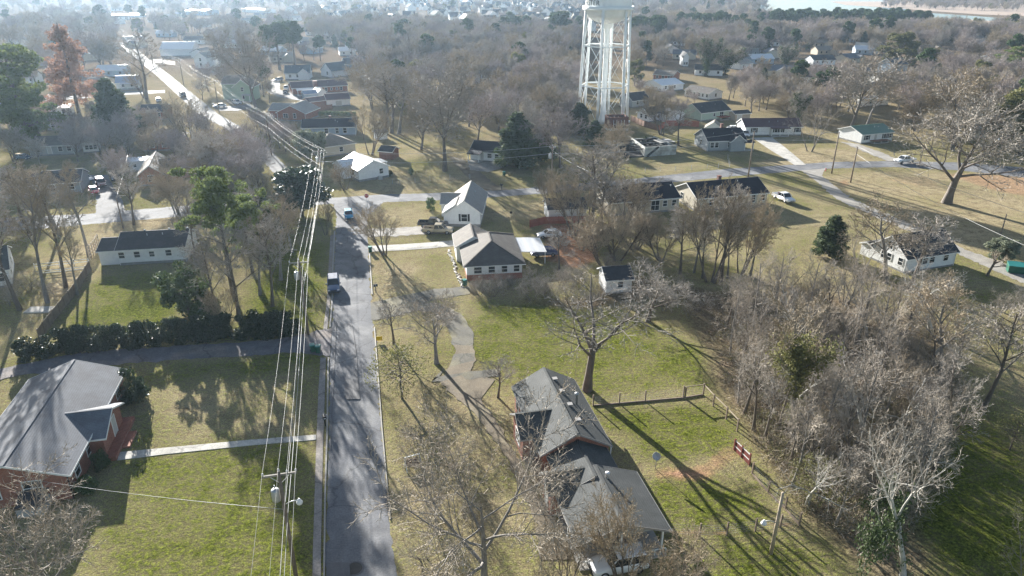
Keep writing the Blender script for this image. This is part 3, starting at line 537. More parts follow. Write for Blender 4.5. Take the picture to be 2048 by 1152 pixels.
# --- corner house and its neighbours
house('white gabled house with pale grey roof and dark shutters at the street crossing', (897, 453), (961, 454), 14, 2.9, 'y', 2.3, roof='light_shingle', f0=.55, shut=True, win=[('f', .5, 1.15, 1.1, 1.4), ('l', .3, 1.2, 1, 1.3), ('l', .55, .6, 1, 2.1, 'door'), ('l', .8, 1.2, 1, 1.3), ('r', .3, 1.2, 1, 1.3), ('r', .7, 1.2, 1, 1.3)], found='foundation',
      wings=[(-2.2, 6.2, 4, 4.4, 2.75, 1.4, 'x'), (-.9, -.02 + .25, 4.6, 5.5, 2.75, 1.5, 'y')], vents=[(4.4, 9, 4.1, .1)])
h4 = house('white house with brown hipped roof over brick skirting beside the concrete driveway', (934, 562), (1044, 556), 13.5, 2.75, 'y', 2.1, roof='brown_shingle', hip=True, f0=1.0, lower='brick', win=[('f', .2, 1.25, 1.2, 1.1), ('f', .45, 1.25, 1, 1.1), ('f', .68, 1.25, .9, 1.1), ('f', .9, 1.25, .9, 1.1), ('l', .3, 1.2, 1.1, 1.2), ('l', .65, 1.2, 1.1, 1.2), ('r', .5, 1.2, 1, 1.2)], ov=.55,
      wings=[(-1.1, 8.5, 6, 6.5, 2.7, 1.7, 'y')])
def patio(q):
    q.hexa([(9.6, 5.5, 2.35), (14.0, 5.5, 2.1), (14.0, 12.5, 2.1), (9.6, 12.5, 2.35), (9.6, 5.5, 2.45), (14.0, 5.5, 2.2), (14.0, 12.5, 2.2), (9.6, 12.5, 2.45)])
    for k in range(15): q.box(9.7, 5.55 + k * .48, 2.44, 13.9, 5.6 + k * .48, 2.3 + .16)
extra(h4, 'patio_roof', 'white_metal_roof', patio); extra(h4, 'patio_posts', 'white_trim', lambda q: [q.box(13.7, y, 0, 13.82, y + .12, 2.1) for y in (5.7, 9, 12.2)])
h5 = house('white house with shining white metal roof beyond the crossing', (719, 364), (778, 354), 10.5, 2.8, 'y', 1.8, roof='white_metal_roof', f0=.5, win=[('f', .75, 1.2, .9, 1.2), ('l', .7, 1.1, 1.1, 1.3), ('l', .4, .5, 1, 2.1, 'door'), ('l', .2, 1.1, 1.1, 1.3)], wings=[(-1.9, 4.6, 5, 5.6, 2.65, 1.2, 'x')])
extra(h5, 'side_canopy', 'white_metal_roof', lambda q: q.hexa([(7.9, 6, 2.3), (10.6, 6, 2.1), (10.6, 10.5, 2.1), (7.9, 10.5, 2.3), (7.9, 6, 2.38), (10.6, 6, 2.18), (10.6, 10.5, 2.18), (7.9, 10.5, 2.38)])); extra(h5, 'canopy_posts', 'white_trim', lambda q: [q.box(10.3, y, 0, 10.4, y + .1, 2.1) for y in (6.2, 10.2)])
extra(h5, 'air_conditioner', 'galvanised', lambda q: (q.box(4.6, -1.1, 0, 5.5, -.3, .8), q.lathe([(.32, .8), (.32, .84), (.05, .86)], 12, c=(5.05, -.7))))
house('small white cottage with dark roof and carport beside the earth drive', (941, 321), (1003, 326), 7.5, 2.6, 'x', 1.9, win=[('f', .62, 1.1, 1.1, 1.1), ('f', .85, 1.1, 1, 1.1), ('f', .38, .3, .9, 2.1, 'door'), ('l', .5, 1.1, 1, 1.1)], roof='navy_shingle', porch=[(.2, 3.4, -2.6, 2.4, .4, 'navy_shingle')])
h = dict(wall='grey_siding', roof='navy_shingle', zb=2.8)
house('long beige house with navy roof half hidden by bare trees beside the cross street', (1216, 408), (1363, 396), 9, 2.9, 'x', 2.0, **{**h, 'wall': 'cream_siding'}, win=[('f', .66, .5, 1.8, 2.1, 'glassdoor'), ('f', .8, 1.2, .9, 1.2), ('f', .5, 1.2, .9, 1.2), ('f', .3, 1.2, .9, 1.2), ('f', .93, 1.2, .9, 1.2), ('l', .5, 1.2, 1, 1.2)], vents=[(15, 3, 4.2, .1)])
house('long beige house with navy roof beside the parked white pickup on the grass', (1394, 399), (1540, 386), 9, 2.9, 'x', 2.0, **{**h, 'wall': 'cream_siding'}, win=[('f', .62, 1.2, .9, 1.2), ('f', .8, 1.0, .9, 1.9, 'glassdoor'), ('f', .94, 1.2, .9, 1.2), ('f', .4, 1.2, .9, 1.2), ('f', .2, 1.2, .9, 1.2), ('l', .3, 1.2, 1, 1.2)], chim=[(8, 5.5, .7, 5.6)])
house('white garage with dark roof on the red earth yard', (1097, 443), (1172, 440), 5.5, 2.5, 'x', 1.3, roof='slate_shingle', f0=0, name='garage', cat='garage', win=[('l', .5, .1, .9, 2.0, 'door')])
house('small white shed with dark roof under the scrubby trees', (1212, 588), (1262, 585), 4.5, 2.4, 'x', 1.1, roof='slate_shingle', f0=.2, name='shed', cat='shed', win=[('f', .55, 1.0, .8, .9)])
house('white cottage with steep dark roof and sunlit gable beside the gravel lane', (1807, 547), (1906, 531), 7.2, 2.7, 'x', 2.6, roof='slate_shingle', f0=.3, win=[('f', .38, 1.2, 1.0, 1.3), ('f', .52, 1.2, 1.0, 1.3), ('f', .8, 1.2, 1, 1.3), ('l', .35, 1.1, .9, 1.2), ('l', .52, 1.1, .9, 1.2), ('l', .5, 3.1, .9, 1.2), ('l', .85, 1.1, .9, 1.2)], wings=[(-.0, 7.0, 5, 2.6, 2.0, .5, 'x')])
# --- north side of the cross street
house('grey house with navy roof and small front gable beside the tall light pole', (1414, 303), (1489, 300), 9, 2.9, 'x', 2.4, wall='grey_siding', roof='navy_shingle', win=[('f', .12, 1, 1, 1.4), ('f', .24, 1, 1, 1.4), ('f', .58, 1, 1, 1.4), ('f', .7, 1, 1, 1.4), ('l', .5, 1.1, 1, 1.3)], wings=[(6.2, -1.4, 4.2, 5.5, 2.8, 1.7, 'y')], chim=[(6, 5.2, .7, 6.4)], porch=[(10.2, 13, -1.6, 2.4, .3, 'navy_shingle')])
house('white ranch house with dark shutters and plum roof beside the concrete drive', (1489, 272), (1601, 271), 7.5, 2.7, 'x', 1.8, roof='plum_shingle', shut=True, win=[('f', .16, 1.1, 1, 1.3), ('f', .55, 1.1, .9, 1.3), ('f', .64, 1.1, .9, 1.3), ('f', .93, 1.1, 1, 1.3), ('f', .46, .3, 1, 2.1, 'door')], porch=[(7.5, 13, -1.8, 2.5, .3, 'plum_shingle')])
house('white ranch house with green metal roof and front deck beside the grey drive', (1721, 288), (1783, 282), 9, 2.7, 'x', 1.5, roof='green_metal_roof', shut=True, win=[('f', .17, 1.1, 1.1, 1.2), ('f', .44, .4, 1, 2.1, 'door'), ('f', .74, 1.1, .9, 1.2), ('f', .92, 1.1, .9, 1.2)], porch=[(3.4, 9, -1.6, .75, 0.0, 'fence_wood')])
house('pale green house with dark roof and wooden deck beside the tan shed', (1401, 243), (1459, 236), 9.5, 2.8, 'x', 2.3, wall='pale_green_siding', roof='slate_shingle', win=[('f', .45, 1.2, .8, 1), ('f', .7, .5, 1.6, 2, 'glassdoor')], porch=[(7, 11, -2.2, 1.0, 0, 'red_wood')])
house('tan storage shed with white cross braced doors beside the green house', (1469, 242), (1499, 240), 3.6, 2.3, 'x', .7, wall='tan_siding', roof='slate_shingle', f0=0, name='shed', cat='shed', win=[('f', .3, .1, 1.7, 1.9, 'door')])
house('white barn shaped storage shed behind the grey navy roofed house', (1410, 267), (1441, 269), 4.5, 1.9, 'y', 1.6, roof='tan_shingle', f0=0, name='shed', cat='shed', win=[('f', .5, .1, 1.4, 1.7, 'door')])
house('white gabled house with dark roof behind the brown board fence near the tower', (1274, 240), (1297, 245), 9, 2.6, 'y', 1.7, win=[('f', .35, 1.1, .9, 1.2), ('f', .75, 1.1, .9, 1.2), ('r', .5, 1.1, 1, 1.2)], wings=[(2, 5, 9, 6, 2.5, 1.4, 'x')])
house('grey cottage with dark roof just behind the tower legs', (1264, 216), (1298, 212), 7, 2.6, 'x', 2.2, wall='grey_siding', win=[('f', .3, 1.1, 1, 1.2), ('f', .7, 1.1, 1, 1.2)])
house('white ranch house with grey brown roof and a row of small windows', (1369, 193), (1417, 201), 8, 2.6, 'x', 1.5, roof='brown_shingle', win=[('f', k, 1.1, .8, 1.1) for k in (.1, .25, .4, .6, .75, .92)] + [('r', .5, 1.1, 1, 1.2)])
house('low house with bright white metal roof beyond the row of small windows', (1322, 184), (1366, 180), 12, 2.6, 'x', 1.6, roof='white_metal_roof', win=[('f', .2, 1.1, 1, 1.2), ('f', .6, 1.1, 1, 1.2)])
house('brick house with tan roof at the edge of the far wood', (1306, 160), (1345, 163), 9, 2.6, 'x', 1.7, wall='brick', roof='tan_shingle', win=[('f', .2, 1, 1, 1.2), ('f', .5, 1, 1, 1.2), ('f', .8, 1, 1, 1.2)])
# --- left side
house('white ranch house with slate roof and glazed side porch beyond the clipped hedge', (241, 531), (374, 523), 8.2, 2.8, 'x', 1.6, roof='slate_shingle', f0=.45, win=[('f', .05, 1.3, .9, 1.0), ('f', .28, 1.3, .9, 1.0), ('f', .5, 1.3, .8, .9), ('f', .75, 1.3, .9, 1)], wings=[(-3.2, .6, 3.6, 6.6, 2.5, 1.1, 'x')], vents=[(3.5, 4.4, 4.2, .12), (7.5, 4.4, 4.2, .12), (10.5, 4.4, 4.2, .12)])
house('orange brick house with peaked gable and dark roof beside the parked cars', (281, 373), (330, 369), 15, 2.7, 'y', 1.9, wall='orange_brick', roof='brown_shingle', win=[('f', .5, 1, 1.2, 1.4), ('r', .3, 1, 1, 1.2)], wings=[(4, 5, 9, 7, 2.6, 1.5, 'x')])
house('low white trailer house with pale flat roof behind the orange brick gable', (243, 346), (308, 341), 4.5, 2.6, 'x', .35, roof='white_metal_roof', win=[('f', .2, 1.2, 1.2, .9), ('f', .45, 1.2, .6, .7)], name='trailer_house')
house('white house with grey roof at the picture edge behind leafless trunks', (-75, 590), (26, 572), 11, 2.9, 'x', 2.0, roof='mid_shingle', win=[('r', .3, 1.1, 1, 1.3), ('r', .7, 1.1, 1, 1.3), ('f', .8, 1.1, 1, 1.3)])
house('long grey walled ranch with dark roof behind leafless trees by the driveway', (-30, 402), (165, 386), 9, 2.7, 'x', 1.7, wall='grey_siding', roof='slate_shingle', win=[('f', k, 1.1, 1.2, 1.2) for k in (.12, .3, .5, .7, .9)])
house('weathered grey house with brown roof behind the leafless tree row', (62, 313), (150, 309), 9, 2.7, 'x', 1.6, wall='grey_siding', roof='brown_shingle', win=[('f', .2, 1.1, 1, 1.2), ('f', .45, .4, 1, 2.1, 'door'), ('f', .7, 1.1, 1, 1.2), ('f', .9, 1.1, 1, 1.2)])
house('brick house with sunlit tan hipped roof beside the far stretch of street', (288, 303), (360, 300), 11, 2.7, 'x', 2.2, wall='brick', roof='tan_shingle', hip=True, win=[('f', .25, 1, 1.2, 1.3), ('f', .6, 1, 1.2, 1.3)])
house('small white cottage with grey gable and low windows among bare trees', (168, 307), (201, 304), 7, 2.6, 'y', 1.8, roof='grey_shingle', win=[('f', .25, 1, .8, 1.1), ('f', .5, 1, .8, 1.1), ('f', .75, 1, .8, 1.1)])
house('barn red house with dark roof beside the dark conifer', (283, 241), (335, 239), 9, 2.7, 'x', 1.7, wall='brick', roof='slate_shingle', win=[('f', .3, 1.1, 1, 1.2), ('f', .7, 1.1, 1, 1.2)])
house('white house with blue grey roof beyond the rusty tree', (234, 179), (279, 177), 10, 2.7, 'x', 2.2, roof='blue_metal_roof', win=[('f', .3, 1, 1, 1.2), ('f', .7, 1, 1, 1.2)], porch=[(2, 9, -2, 2.3, .3, 'blue_metal_roof')])
house('green two storey house with steep front gable and white porch by the power line', (470, 204), (506, 204), 9, 5.6, 'y', 2.6, wall='green_siding', roof='tan_shingle', win=[('f', .5, 1.2, 1, 1.5), ('f', .5, 4.0, 1, 1.5), ('l', .4, 1.2, 1, 1.5), ('l', .4, 4, 1, 1.5)], wings=[(-6.5, 6, 8, 9, 6.0, 2.6, 'x')], porch=[(3.5, 6.4, -1.2, 2.6, .3, 'grey_metal_roof')])
house('big white barn with glaring white metal roof by the far street', (322, 113), (386, 112), 18, 4, 'x', 3.4, roof='white_metal_roof', name='barn', cat='barn')
house('white two storey gabled house beside the big white barn', (391, 137), (416, 138), 12, 5.4, 'y', 2.6, roof='light_shingle', win=[('f', .5, 1.2, 1.1, 1.5), ('f', .5, 3.8, 1.1, 1.5)])
house('white house with teal grey roof beyond the long brick house', (571, 160), (621, 159), 9, 3.0, 'x', 3.0, roof='teal_shingle', win=[('f', .2, 1.1, 1, 1.3), ('f', .5, 1.1, 1, 1.3), ('f', .8, 1.1, 1, 1.3)], wings=[(6, -.8, 5, 5, 2.9, 2.0, 'y')])
house('white steep gabled house half hidden by a tall leafless tree', (643, 153), (664, 156), 14, 3.2, 'y', 3.2, roof='teal_shingle', win=[('f', .6, 1.2, 1.1, 1.5)])
h46 = house('long brick house with plum roof and broad brick chimney', (586, 191), (696, 184), 9, 2.8, 'x', 1.9, wall='brick', roof='plum_shingle', win=[('f', .6, 1, 1, 1.3), ('f', .7, 1.2, .7, .9), ('f', .8, 1.2, .7, .9), ('f', .88, 1, 1, 1.3)], chim=[(9.2, -.35, 1.6, 5.2)], porch=[(1.5, 8.4, -3, 2.3, .3, 'white_metal_roof')])
house('low white garage with plum roof and dark lean-to door', (655, 214), (701, 211), 8, 2.5, 'x', 1.6, roof='plum_shingle', name='garage', cat='garage', win=[('f', .5, 0.1, 2.2, 1.9, 'door')])
house('dark low outbuilding with plum roof behind the board fence', (619, 216), (655, 212), 6, 2.2, 'x', 1.0, wall='fence_wood', roof='plum_shingle', name='shed', cat='shed')
house('small blue shed with rounded top beside the plum roofed house', (610, 200), (635, 198), 4, 2.2, 'x', 1.0, wall='blue_siding', roof='blue_metal_roof', name='shed', cat='shed', f0=0)
house('small white shed with pale rounded roof between blue shed and long brick house', (637, 196), (653, 194), 4.5, 2.2, 'y', 1.3, roof='white_metal_roof', name='shed', cat='shed', f0=0)
house('brick gabled house with sunlit roof behind the power line', (556, 241), (612, 243), 11, 2.7, 'y', 2.3, wall='brick', roof='light_shingle', win=[('f', .3, 1, 1.6, 1.3), ('f', .62, 1, .9, 1.5)], wings=[(-5, 4, 8, 7, 2.6, 1.8, 'x')])
house('blue grey house with navy roof below the clipped green hedge strip', (606, 274), (712, 271), 8, 2.7, 'x', 1.8, wall='blue_siding', roof='navy_shingle', win=[('f', .45, 1, 1.1, 1.3), ('f', .65, .9, .9, 1.5), ('f', .8, .9, 1, 1.5)], chim=[(8, 5, .6, 5.2)])
house('cream house with wide tan hipped roof behind the round pale evergreen', (640, 316), (712, 306), 10, 2.8, 'x', 2.3, wall='cream_siding', roof='tan_shingle', hip=True, win=[('f', .6, 1, 1, 1.2)])
house('small white pump shed at the wood edge near the cream house', (753, 280), (775, 278), 3, 2.0, 'x', .7, roof='tan_shingle', name='shed', cat='shed', f0=0)
house('small dark red shed with grey roof behind the shining metal roof', (759, 318), (785, 320), 4, 2.2, 'x', .9, wall='dark_brick', roof='slate_shingle', name='shed', cat='shed', f0=0)
house('pale blue two storey house with several roofs deep in the wood', (692, 151), (782, 147), 11, 5.2, 'x', 2.4, wall='blue_siding', roof='teal_shingle', win=[('f', .15, 1, 1, 1.4), ('f', .4, 1, 1, 1.4), ('f', .4, 3.6, 1, 1.4), ('f', .8, 3.6, 1, 1.4)], wings=[(11, -2, 6, 8, 5.2, 2.2, 'y')])
# --- houses glimpsed in the woods
for lab, A, B, D, kw in [
    ('white house with bright roof glimpsed beyond the teal roofed house', (680, 112), (712, 111), 10, dict(roof='white_metal_roof')), ('white house with pale roofs high in the wood beside bare crowns', (760, 103), (795, 102), 10, dict(wh=4.6, roof='light_shingle')),
    ('grey roofed house glimpsed in the wood well short of the distant estate', (886, 152), (912, 150), 9, dict(roof='grey_shingle')), ('cream house with tan roof in the wood left of the tower legs', (1050, 176), (1082, 174), 9, dict(wall='cream_siding', roof='tan_shingle')),
    ('low house with tan roof close behind the outer tower leg', (1092, 176), (1126, 173), 9, dict(wall='tan_siding', roof='tan_shingle')), ('white house glimpsed behind the upper tower braces', (1108, 122), (1138, 120), 10, dict(roof='light_shingle')), ('grey house between the tower legs and the wood', (1140, 140), (1162, 139), 8, dict(wall='blue_siding', roof='grey_shingle')),
    ('grey two storey house with pointed roofs in the wood right of the tower', (1486, 113), (1520, 112), 11, dict(wh=4.8, rise=3, wall='grey_siding', roof='teal_shingle')), ('tall white narrow house end in the wood beyond the brick house', (1366, 133), (1376, 133), 9, dict(wh=5, ridge='y', rise=2)), ('white low house by the bright clearing beyond the ivy trees', (1480, 140), (1505, 137), 9, dict(roof='light_shingle')),
    ('blue two storey house with white trim beside parked cars in the wood', (1783, 150), (1812, 148), 9, dict(wh=4.6, rise=2.6, wall='blue_siding', roof='teal_shingle')), ('white garage with plain gable near the blue house', (1709, 158), (1728, 160), 10, dict(ridge='y', wh=3, roof='grey_shingle', name='garage', cat='garage')), ('grey roofed house on the sunny clearing below the blue house', (1752, 192), (1800, 188), 9, dict(roof='grey_shingle', wall='tan_siding')),
    ('long low white trailer with bright roof in the sunny clearing', (1728, 213), (1775, 211), 4.5, dict(rise=.5, roof='white_metal_roof', name='trailer_house')), ('white gabled house glimpsed before the lake inlet', (1962, 76), (1988, 76), 10, dict(roof='light_shingle')), ('pale house behind the dark pine clump at the picture edge', (1993, 127), (2035, 125), 10, dict(roof='grey_shingle')),
    ('white house with grey roof behind the big bare tree at the picture edge', (1962, 250), (2018, 246), 9, dict(roof='grey_shingle')), ('low white house below the olive green tree', (1938, 273), (1982, 277), 7, dict(roof='white_metal_roof')), ('white house with dark roof behind the vine covered tree', (1536, 193), (1566, 190), 9, dict()), ('small brown cabin glimpsed left of the vine covered trees', (1556, 148), (1575, 147), 6, dict(wall='tan_siding', roof='brown_shingle', rise=1.4)),
    ('white house glimpsed through the wood beside the bright lane', (1606, 208), (1636, 205), 8, dict(roof='grey_shingle')), ('long white house under the trees at the far corner', (-30, 228), (34, 224), 10, dict(roof='light_shingle')), ('low shed with glaring white roof behind the big pine', (100, 233), (142, 231), 6, dict(rise=.6, roof='white_metal_roof', name='shed', cat='shed')), ('dark shed with glinting roof edge behind the big pine', (95, 262), (148, 258), 8, dict(rise=.9, wall='grey_siding', roof='navy_shingle', name='shed', cat='shed')),
    ('white barn roofed shed beside the glaring shed', (92, 218), (108, 217), 5, dict(ridge='y', rise=1.6, roof='light_shingle', name='shed', cat='shed')), ('white house beside the rusty tree near the far street', (185, 112), (210, 110), 9, dict(roof='white_metal_roof')), ('low bright roofed house where the far street ends', (255, 88), (290, 86), 10, dict(roof='white_metal_roof')), ('long bright commercial roof far beyond the rusty tree', (225, 36), (292, 34), 16, dict(rise=1, roof='white_metal_roof', name='building', cat='building')),
    ('pale blue metal building far beyond the street end', (372, 30), (412, 31), 22, dict(wh=5, rise=1.4, wall='blue_siding', roof='white_metal_roof', name='building', cat='building')), ('long white roof shining among trees beyond the blue metal building', (485, 24), (530, 27), 16, dict(wh=4, rise=1.2, roof='white_metal_roof', name='building', cat='building')), ('white house glimpsed beside the far crossing', (440, 140), (470, 139), 10, dict(wh=4.5, roof='light_shingle'))]:
    house(lab, A, B, D, **{**dict(wh=2.7, rise=1.9, f0=.3, win=[('f', .25, 1, 1, 1.2), ('f', .7, 1, 1, 1.2)]), **kw})
# --- distant estate of white gabled houses (too small for parts beyond wall and roof)
rnd = random.Random(5); EST = []
for k in range(6):
    mw, mr, mf = MB(), MB(), MB(); block(mw, mr, mf, 13, 11, 4.6, 4.2, 'x', ov=.3); block(mw, mr, mf, 6, 8, 4.8, 3.6, 'y', ov=.3, ox=1 + k % 3 * 3, oy=-2.5)
    for q in (.25, .6): mw.box(13 * q, -.05, 1, 13 * q + 1, 0, 2.4, 1)
    EST.append((mw.mesh('wall', [('white_siding', 'cream_siding', 'white_siding')[k % 3], 'glass']), mr.mesh('roof', ('teal_shingle', 'slate_shingle', 'navy_shingle')[k % 3])))
n = 0
while n < 105:
    u, v = rnd.uniform(590, 1165), rnd.uniform(3, 62)
    lim = lerp(44, 66, (u - 590) / 570)
    if v > lim or (u < 780 and v < 20 and rnd.random() < .8): continue
    p = at(u, v)
    if any((p.x - x) ** 2 + (p.y - y) ** 2 < (r + 7) ** 2 for x, y, r in BLOCKED[-140:]): continue
    t = thing('house', 'white gabled house with blue grey roof in the distant housing estate', 'house', p, rnd.choice((0, .4, 1.57, -.5, 2.2)) + rnd.uniform(-.2, .2), 'houses of the distant estate'); e = EST[rnd.randrange(6)]
    link('wall', e[0], t); link('roof', e[1], t); BLOCKED.append((p.x, p.y, 9)); n += 1

# --- small houses glimpsed among the farther trees
SM = []
for k in range(5):
    mw, mr, mf = MB(), MB(), MB(); block(mw, mr, mf, 13, 8.5, 2.8, 2.0, 'x', ov=.4)
    if k % 2: block(mw, mr, mf, 5, 6, 2.7, 1.5, 'y', ov=.3, ox=7, oy=-1.5)
    for q in (.15, .4, .8): mw.box(13 * q, -.05, 1, 13 * q + 1, 0, 2.2, 1)
    SM.append((mw.mesh('wall', [('white_siding', 'cream_siding', 'blue_siding', 'tan_siding', 'white_siding')[k], 'glass']), mr.mesh('roof', ('light_shingle', 'grey_shingle', 'white_metal_roof', 'tan_shingle', 'slate_shingle')[k])))
for (u0, u1, v0, v1), cnt, lab, grp in (((20, 600, 16, 56), 30, 'pale roofed house in the far hazy woods beyond the end of the street', 'pale houses in the far hazy woods'), ((1275, 2040, 78, 190), 34, 'small pale house among the trees between tower and lake', 'small houses among the trees toward the lake'), ((250, 720, 62, 135), 20, 'small pale house among the hazy trees beside the far street', 'small houses among the hazy trees'), ((0, 200, 70, 190), 8, 'small pale house in the hazy wood behind the big pine', 'small houses behind the big pine'), ((800, 1150, 95, 190), 9, 'small pale house deep in the wood left of the tower', 'small houses in the wood left of the tower')):
    n = 0; tries = 0
    while n < cnt and tries < 800:
        tries += 1; p = at(rnd.uniform(u0, u1), rnd.uniform(v0, v1))
        if any((p.x - x) ** 2 + (p.y - y) ** 2 < (r + 10) ** 2 for x, y, r in BLOCKED): continue
        t = thing('house', lab, 'house', p, rnd.choice((0, .3, 1.4, -.4)) + rnd.uniform(-.2, .2), grp); e = SM[rnd.randrange(5)]; link('wall', e[0], t); link('roof', e[1], t); BLOCKED.append((p.x, p.y, 11)); d = p.normalized() * 13; BLOCKED.append((p.x - d.x, p.y - d.y, 8)); n += 1
# ------------------------------------------------------------------ water tower
def tower():
    c = at(1205, 246); t = thing('water_tower', 'tall white six legged water tower with round tank and central riser', 'water tower', c, R(8))
    q = MB(); prof = []
    for k in range(9): a = R(90 - k * 11.25); prof.append((7.15 * math.cos(a) if k else .9, 34.9 - 4.0 * math.sin(a)))
    prof += [(7.2, 35.4), (7.2, 38.2)]
    for k in range(1, 10): a = R(k * 10); prof.append((7.2 * math.cos(a) if k < 9 else .1, 38.2 + 4.4 * math.sin(a)))
    q.lathe(prof, 48); q.build('tank', 'tower_white', t)
    q = MB(); q.lathe([(7.18, 35.05), (8.0, 35.05), (8.0, 35.2), (7.2, 35.2)], 48, sm=False, cap=False); q.lathe([(7.95, 35.25), (8.0, 36.05), (7.9, 36.05), (7.88, 35.25)], 48, cap=False); q.build('balcony', 'tower_white', t)
    q = MB(); q.lathe([(1.75, 0), (1.5, .8), (1.05, 3), (.88, 6), (.86, 26), (1.0, 29), (1.6, 30.7), (2.3, 31.6)], 20); q.build('riser', 'tower_white', t)
    legs = []
    for k in range(6):
        a = R(60 * k + 3); f = lambda z: Vector((lerp(8.5, 7.15, z / 36) * math.cos(a), lerp(8.5, 7.15, z / 36) * math.sin(a), z)); legs.append(f)
        q = MB(); q.tube([f(0), f(12), f(24), f(35.5)], .44, 10); b = f(0); q.box(b.x - .8, b.y - .8, -.1, b.x + .8, b.y + .8, .5); q.build('leg', 'tower_white', t)
        legs[k] = [Vector((lerp(8.5, 7.15, z / 36) * math.cos(a), lerp(8.5, 7.15, z / 36) * math.sin(a), z)) for z in (1, 12.2, 24.4, 34.2)]
    for lv, nm in ((1, .22), (2, .22), (3, .09)):
        q = MB()
        for k in range(6): q.bar(legs[k][lv], legs[(k + 1) % 6][lv], nm, nm * 1.6)
        if lv < 3:
            for k in range(6): q.bar(legs[k][lv], (0, 0, legs[k][lv].z), .05, .05)
        q.build('ring_strut', 'tower_white', t)
    for k in range(6):
        q = MB()
        for lv in range(3): q.tube([legs[k][lv], legs[(k + 1) % 6][lv + 1]], .055, 5); q.tube([legs[(k + 1) % 6][lv], legs[k][lv + 1]], .055, 5)
        q.build('cross_brace', 'tower_white', t)
    q = MB(); a = R(63 * 0 + 200)
    for s in (-.22, .22): q.tube([legs[4][0] * 1.03 + Vector((s, -.5, 0)), legs[4][3] * 1.06 + Vector((s, -.5, 1))], .05, 5)
    for k in range(60): z = k / 60; p = (legs[4][0] * 1.03).lerp(legs[4][3] * 1.06 + Vector((0, 0, 1)), z); q.bar(p + Vector((-.22, -.5, 0)), p + Vector((.22, -.5, 0)), .04, .04)
    q.build('ladder', 'tower_white', t)
    # lettering wrapped round the tank
    cu = bpy.data.curves.new('letters', 'FONT'); cu.body = 'WINCHESTER'; cu.size = 2.0; cu.extrude = .02; cu.space_character = 1.12
    o = bpy.data.objects.new('letters', cu); COL.objects.link(o); bpy.context.view_layer.update()
    me = bpy.data.meshes.new_from_object(o.evaluated_get(bpy.context.evaluated_depsgraph_get())); bpy.data.objects.remove(o)
    xs = [v.co.x for v in me.vertices]; xm = max(xs); view = math.atan2(-c.y, -c.x) - R(8); end = view - R(22)
    for v in me.vertices:
        a = end + (v.co.x - xm) / 7.25; r = 7.225 + v.co.z; v.co = (r * math.cos(a), r * math.sin(a), 36.4 + v.co.y)
    me.materials.append(M('tower_letter')); link('lettering', me, t); BLOCKED.append((c.x, c.y, 11)); return t
tower()
# brick pump house and burnt out basement below the tower
def pump():
    a, b = at(1216, 262), at(1256, 261); d = b - a; t = thing('pump_house', 'small square brick pump house with dark window openings under the tower', 'pump house', a, math.atan2(d.y, d.x)); L = d.length; D = 5.0
    q = MB(); th = .25; H = 4.2
    for x0, x1 in ((0, 1.6), (2.8, L - 2.4), (L - 1.2, L)): q.box(x0, 0, .8, x1, th, H - .9)
    q.box(0, 0, H - .9, L, th, H); q.box(0, D - th, .8, L, D, H); q.box(0, th, .8, th, D - th, H); q.box(L - th, th, .8, L, D - th, H); q.build('wall', 'dark_brick', t)
    extra(t, 'base', 'block_wall', lambda q: q.box(-.1, -.1, 0, L + .1, D + .1, .8)); extra(t, 'roof_frame', 'charred', lambda q: [q.bar((.1 + k * L / 5, .3, H - .5), (.1 + k * L / 5, D - .3, H - .5), .12, .2) for k in range(6)] + [q.box(.26, .26, .82, L - .26, D - .26, .95)])
    for x in (1.65, L - 2.35): extra(t, 'window_frame', 'white_trim', lambda q: (q.box(x, .08, .9, x + .1, .17, H - .95), q.box(x + 1, .08, .9, x + 1.1, .17, H - .95), q.box(x + .1, .08, 2, x + 1, .17, 2.1)))
    BLOCKED.append((a.x + L / 2, a.y + 2, 7))
pump()
def ruin():
    a, b = at(1289, 314), at(1352, 309); d = b - a; rz = math.atan2(d.y, d.x); t = thing('ruined_foundation', 'burnt out house basement of streaked pale block walls with charred beams', 'ruin', a, rz); L = d.length; D = 13.0; H = 2.6; th = .3
    l = at(1254, 288); ll = Matrix.Rotation(-rz, 3, 'Z') @ (l - a)
    q = MB(); q.box(0, 0, -.1, L, th, H); q.box(L - th, th, -.1, L, D, H * .9); q.box(-6, D - th, -.1, L - th, D, H * .8)
    q.hexa([(0, 0, -.1), (.3, .3, -.1), (ll.x + .3, ll.y + .3, -.1), (ll.x, ll.y, -.1), (0, 0, H), (.3, .3, H), (ll.x + .3, ll.y + .3, H), (ll.x, ll.y, H)]); q.box(-6, ll.y, -.1, -5.7, D - th, H * .8); q.build('wall', 'block_wall', t)
    extra(t, 'stair_rail', 'charred', lambda q: (q.bar((.6, -.25, .1), (4.0, -.06, 2.5), .25, .5)))
    rn = random.Random(3); q = MB()
    for k in range(9): y = 1.2 + k * 1.25; q.bar((-3 + rn.random(), y, H * .8 + rn.uniform(-.5, .2)), (L - .4, y + rn.uniform(-.6, .6), H * .85 + rn.uniform(-.8, .1)), .16, .26)
    for k in range(5): x = 1 + k * 2.6; q.bar((x, .4, H * .75 + rn.uniform(-.5, .2)), (x + rn.uniform(-1, 1), D - .5, H * .7 + rn.uniform(-.4, .3)), .2, .22)
    q.build('charred_beam', 'charred', t); extra(t, 'basement_floor', 'charred', lambda q: q.box(-5.6, .35, 0.02, L - .35, D - .35, .25))
    extra(t, 'debris_slab', 'concrete', lambda q: (q.box(7.2, 5, H * .86, 12, 9, H * .9), q.box(-3, 9.5, H * .7, 0, 11.5, H * .75)))
    BLOCKED.append((a.x + 4, a.y + 6, 11))
ruin()
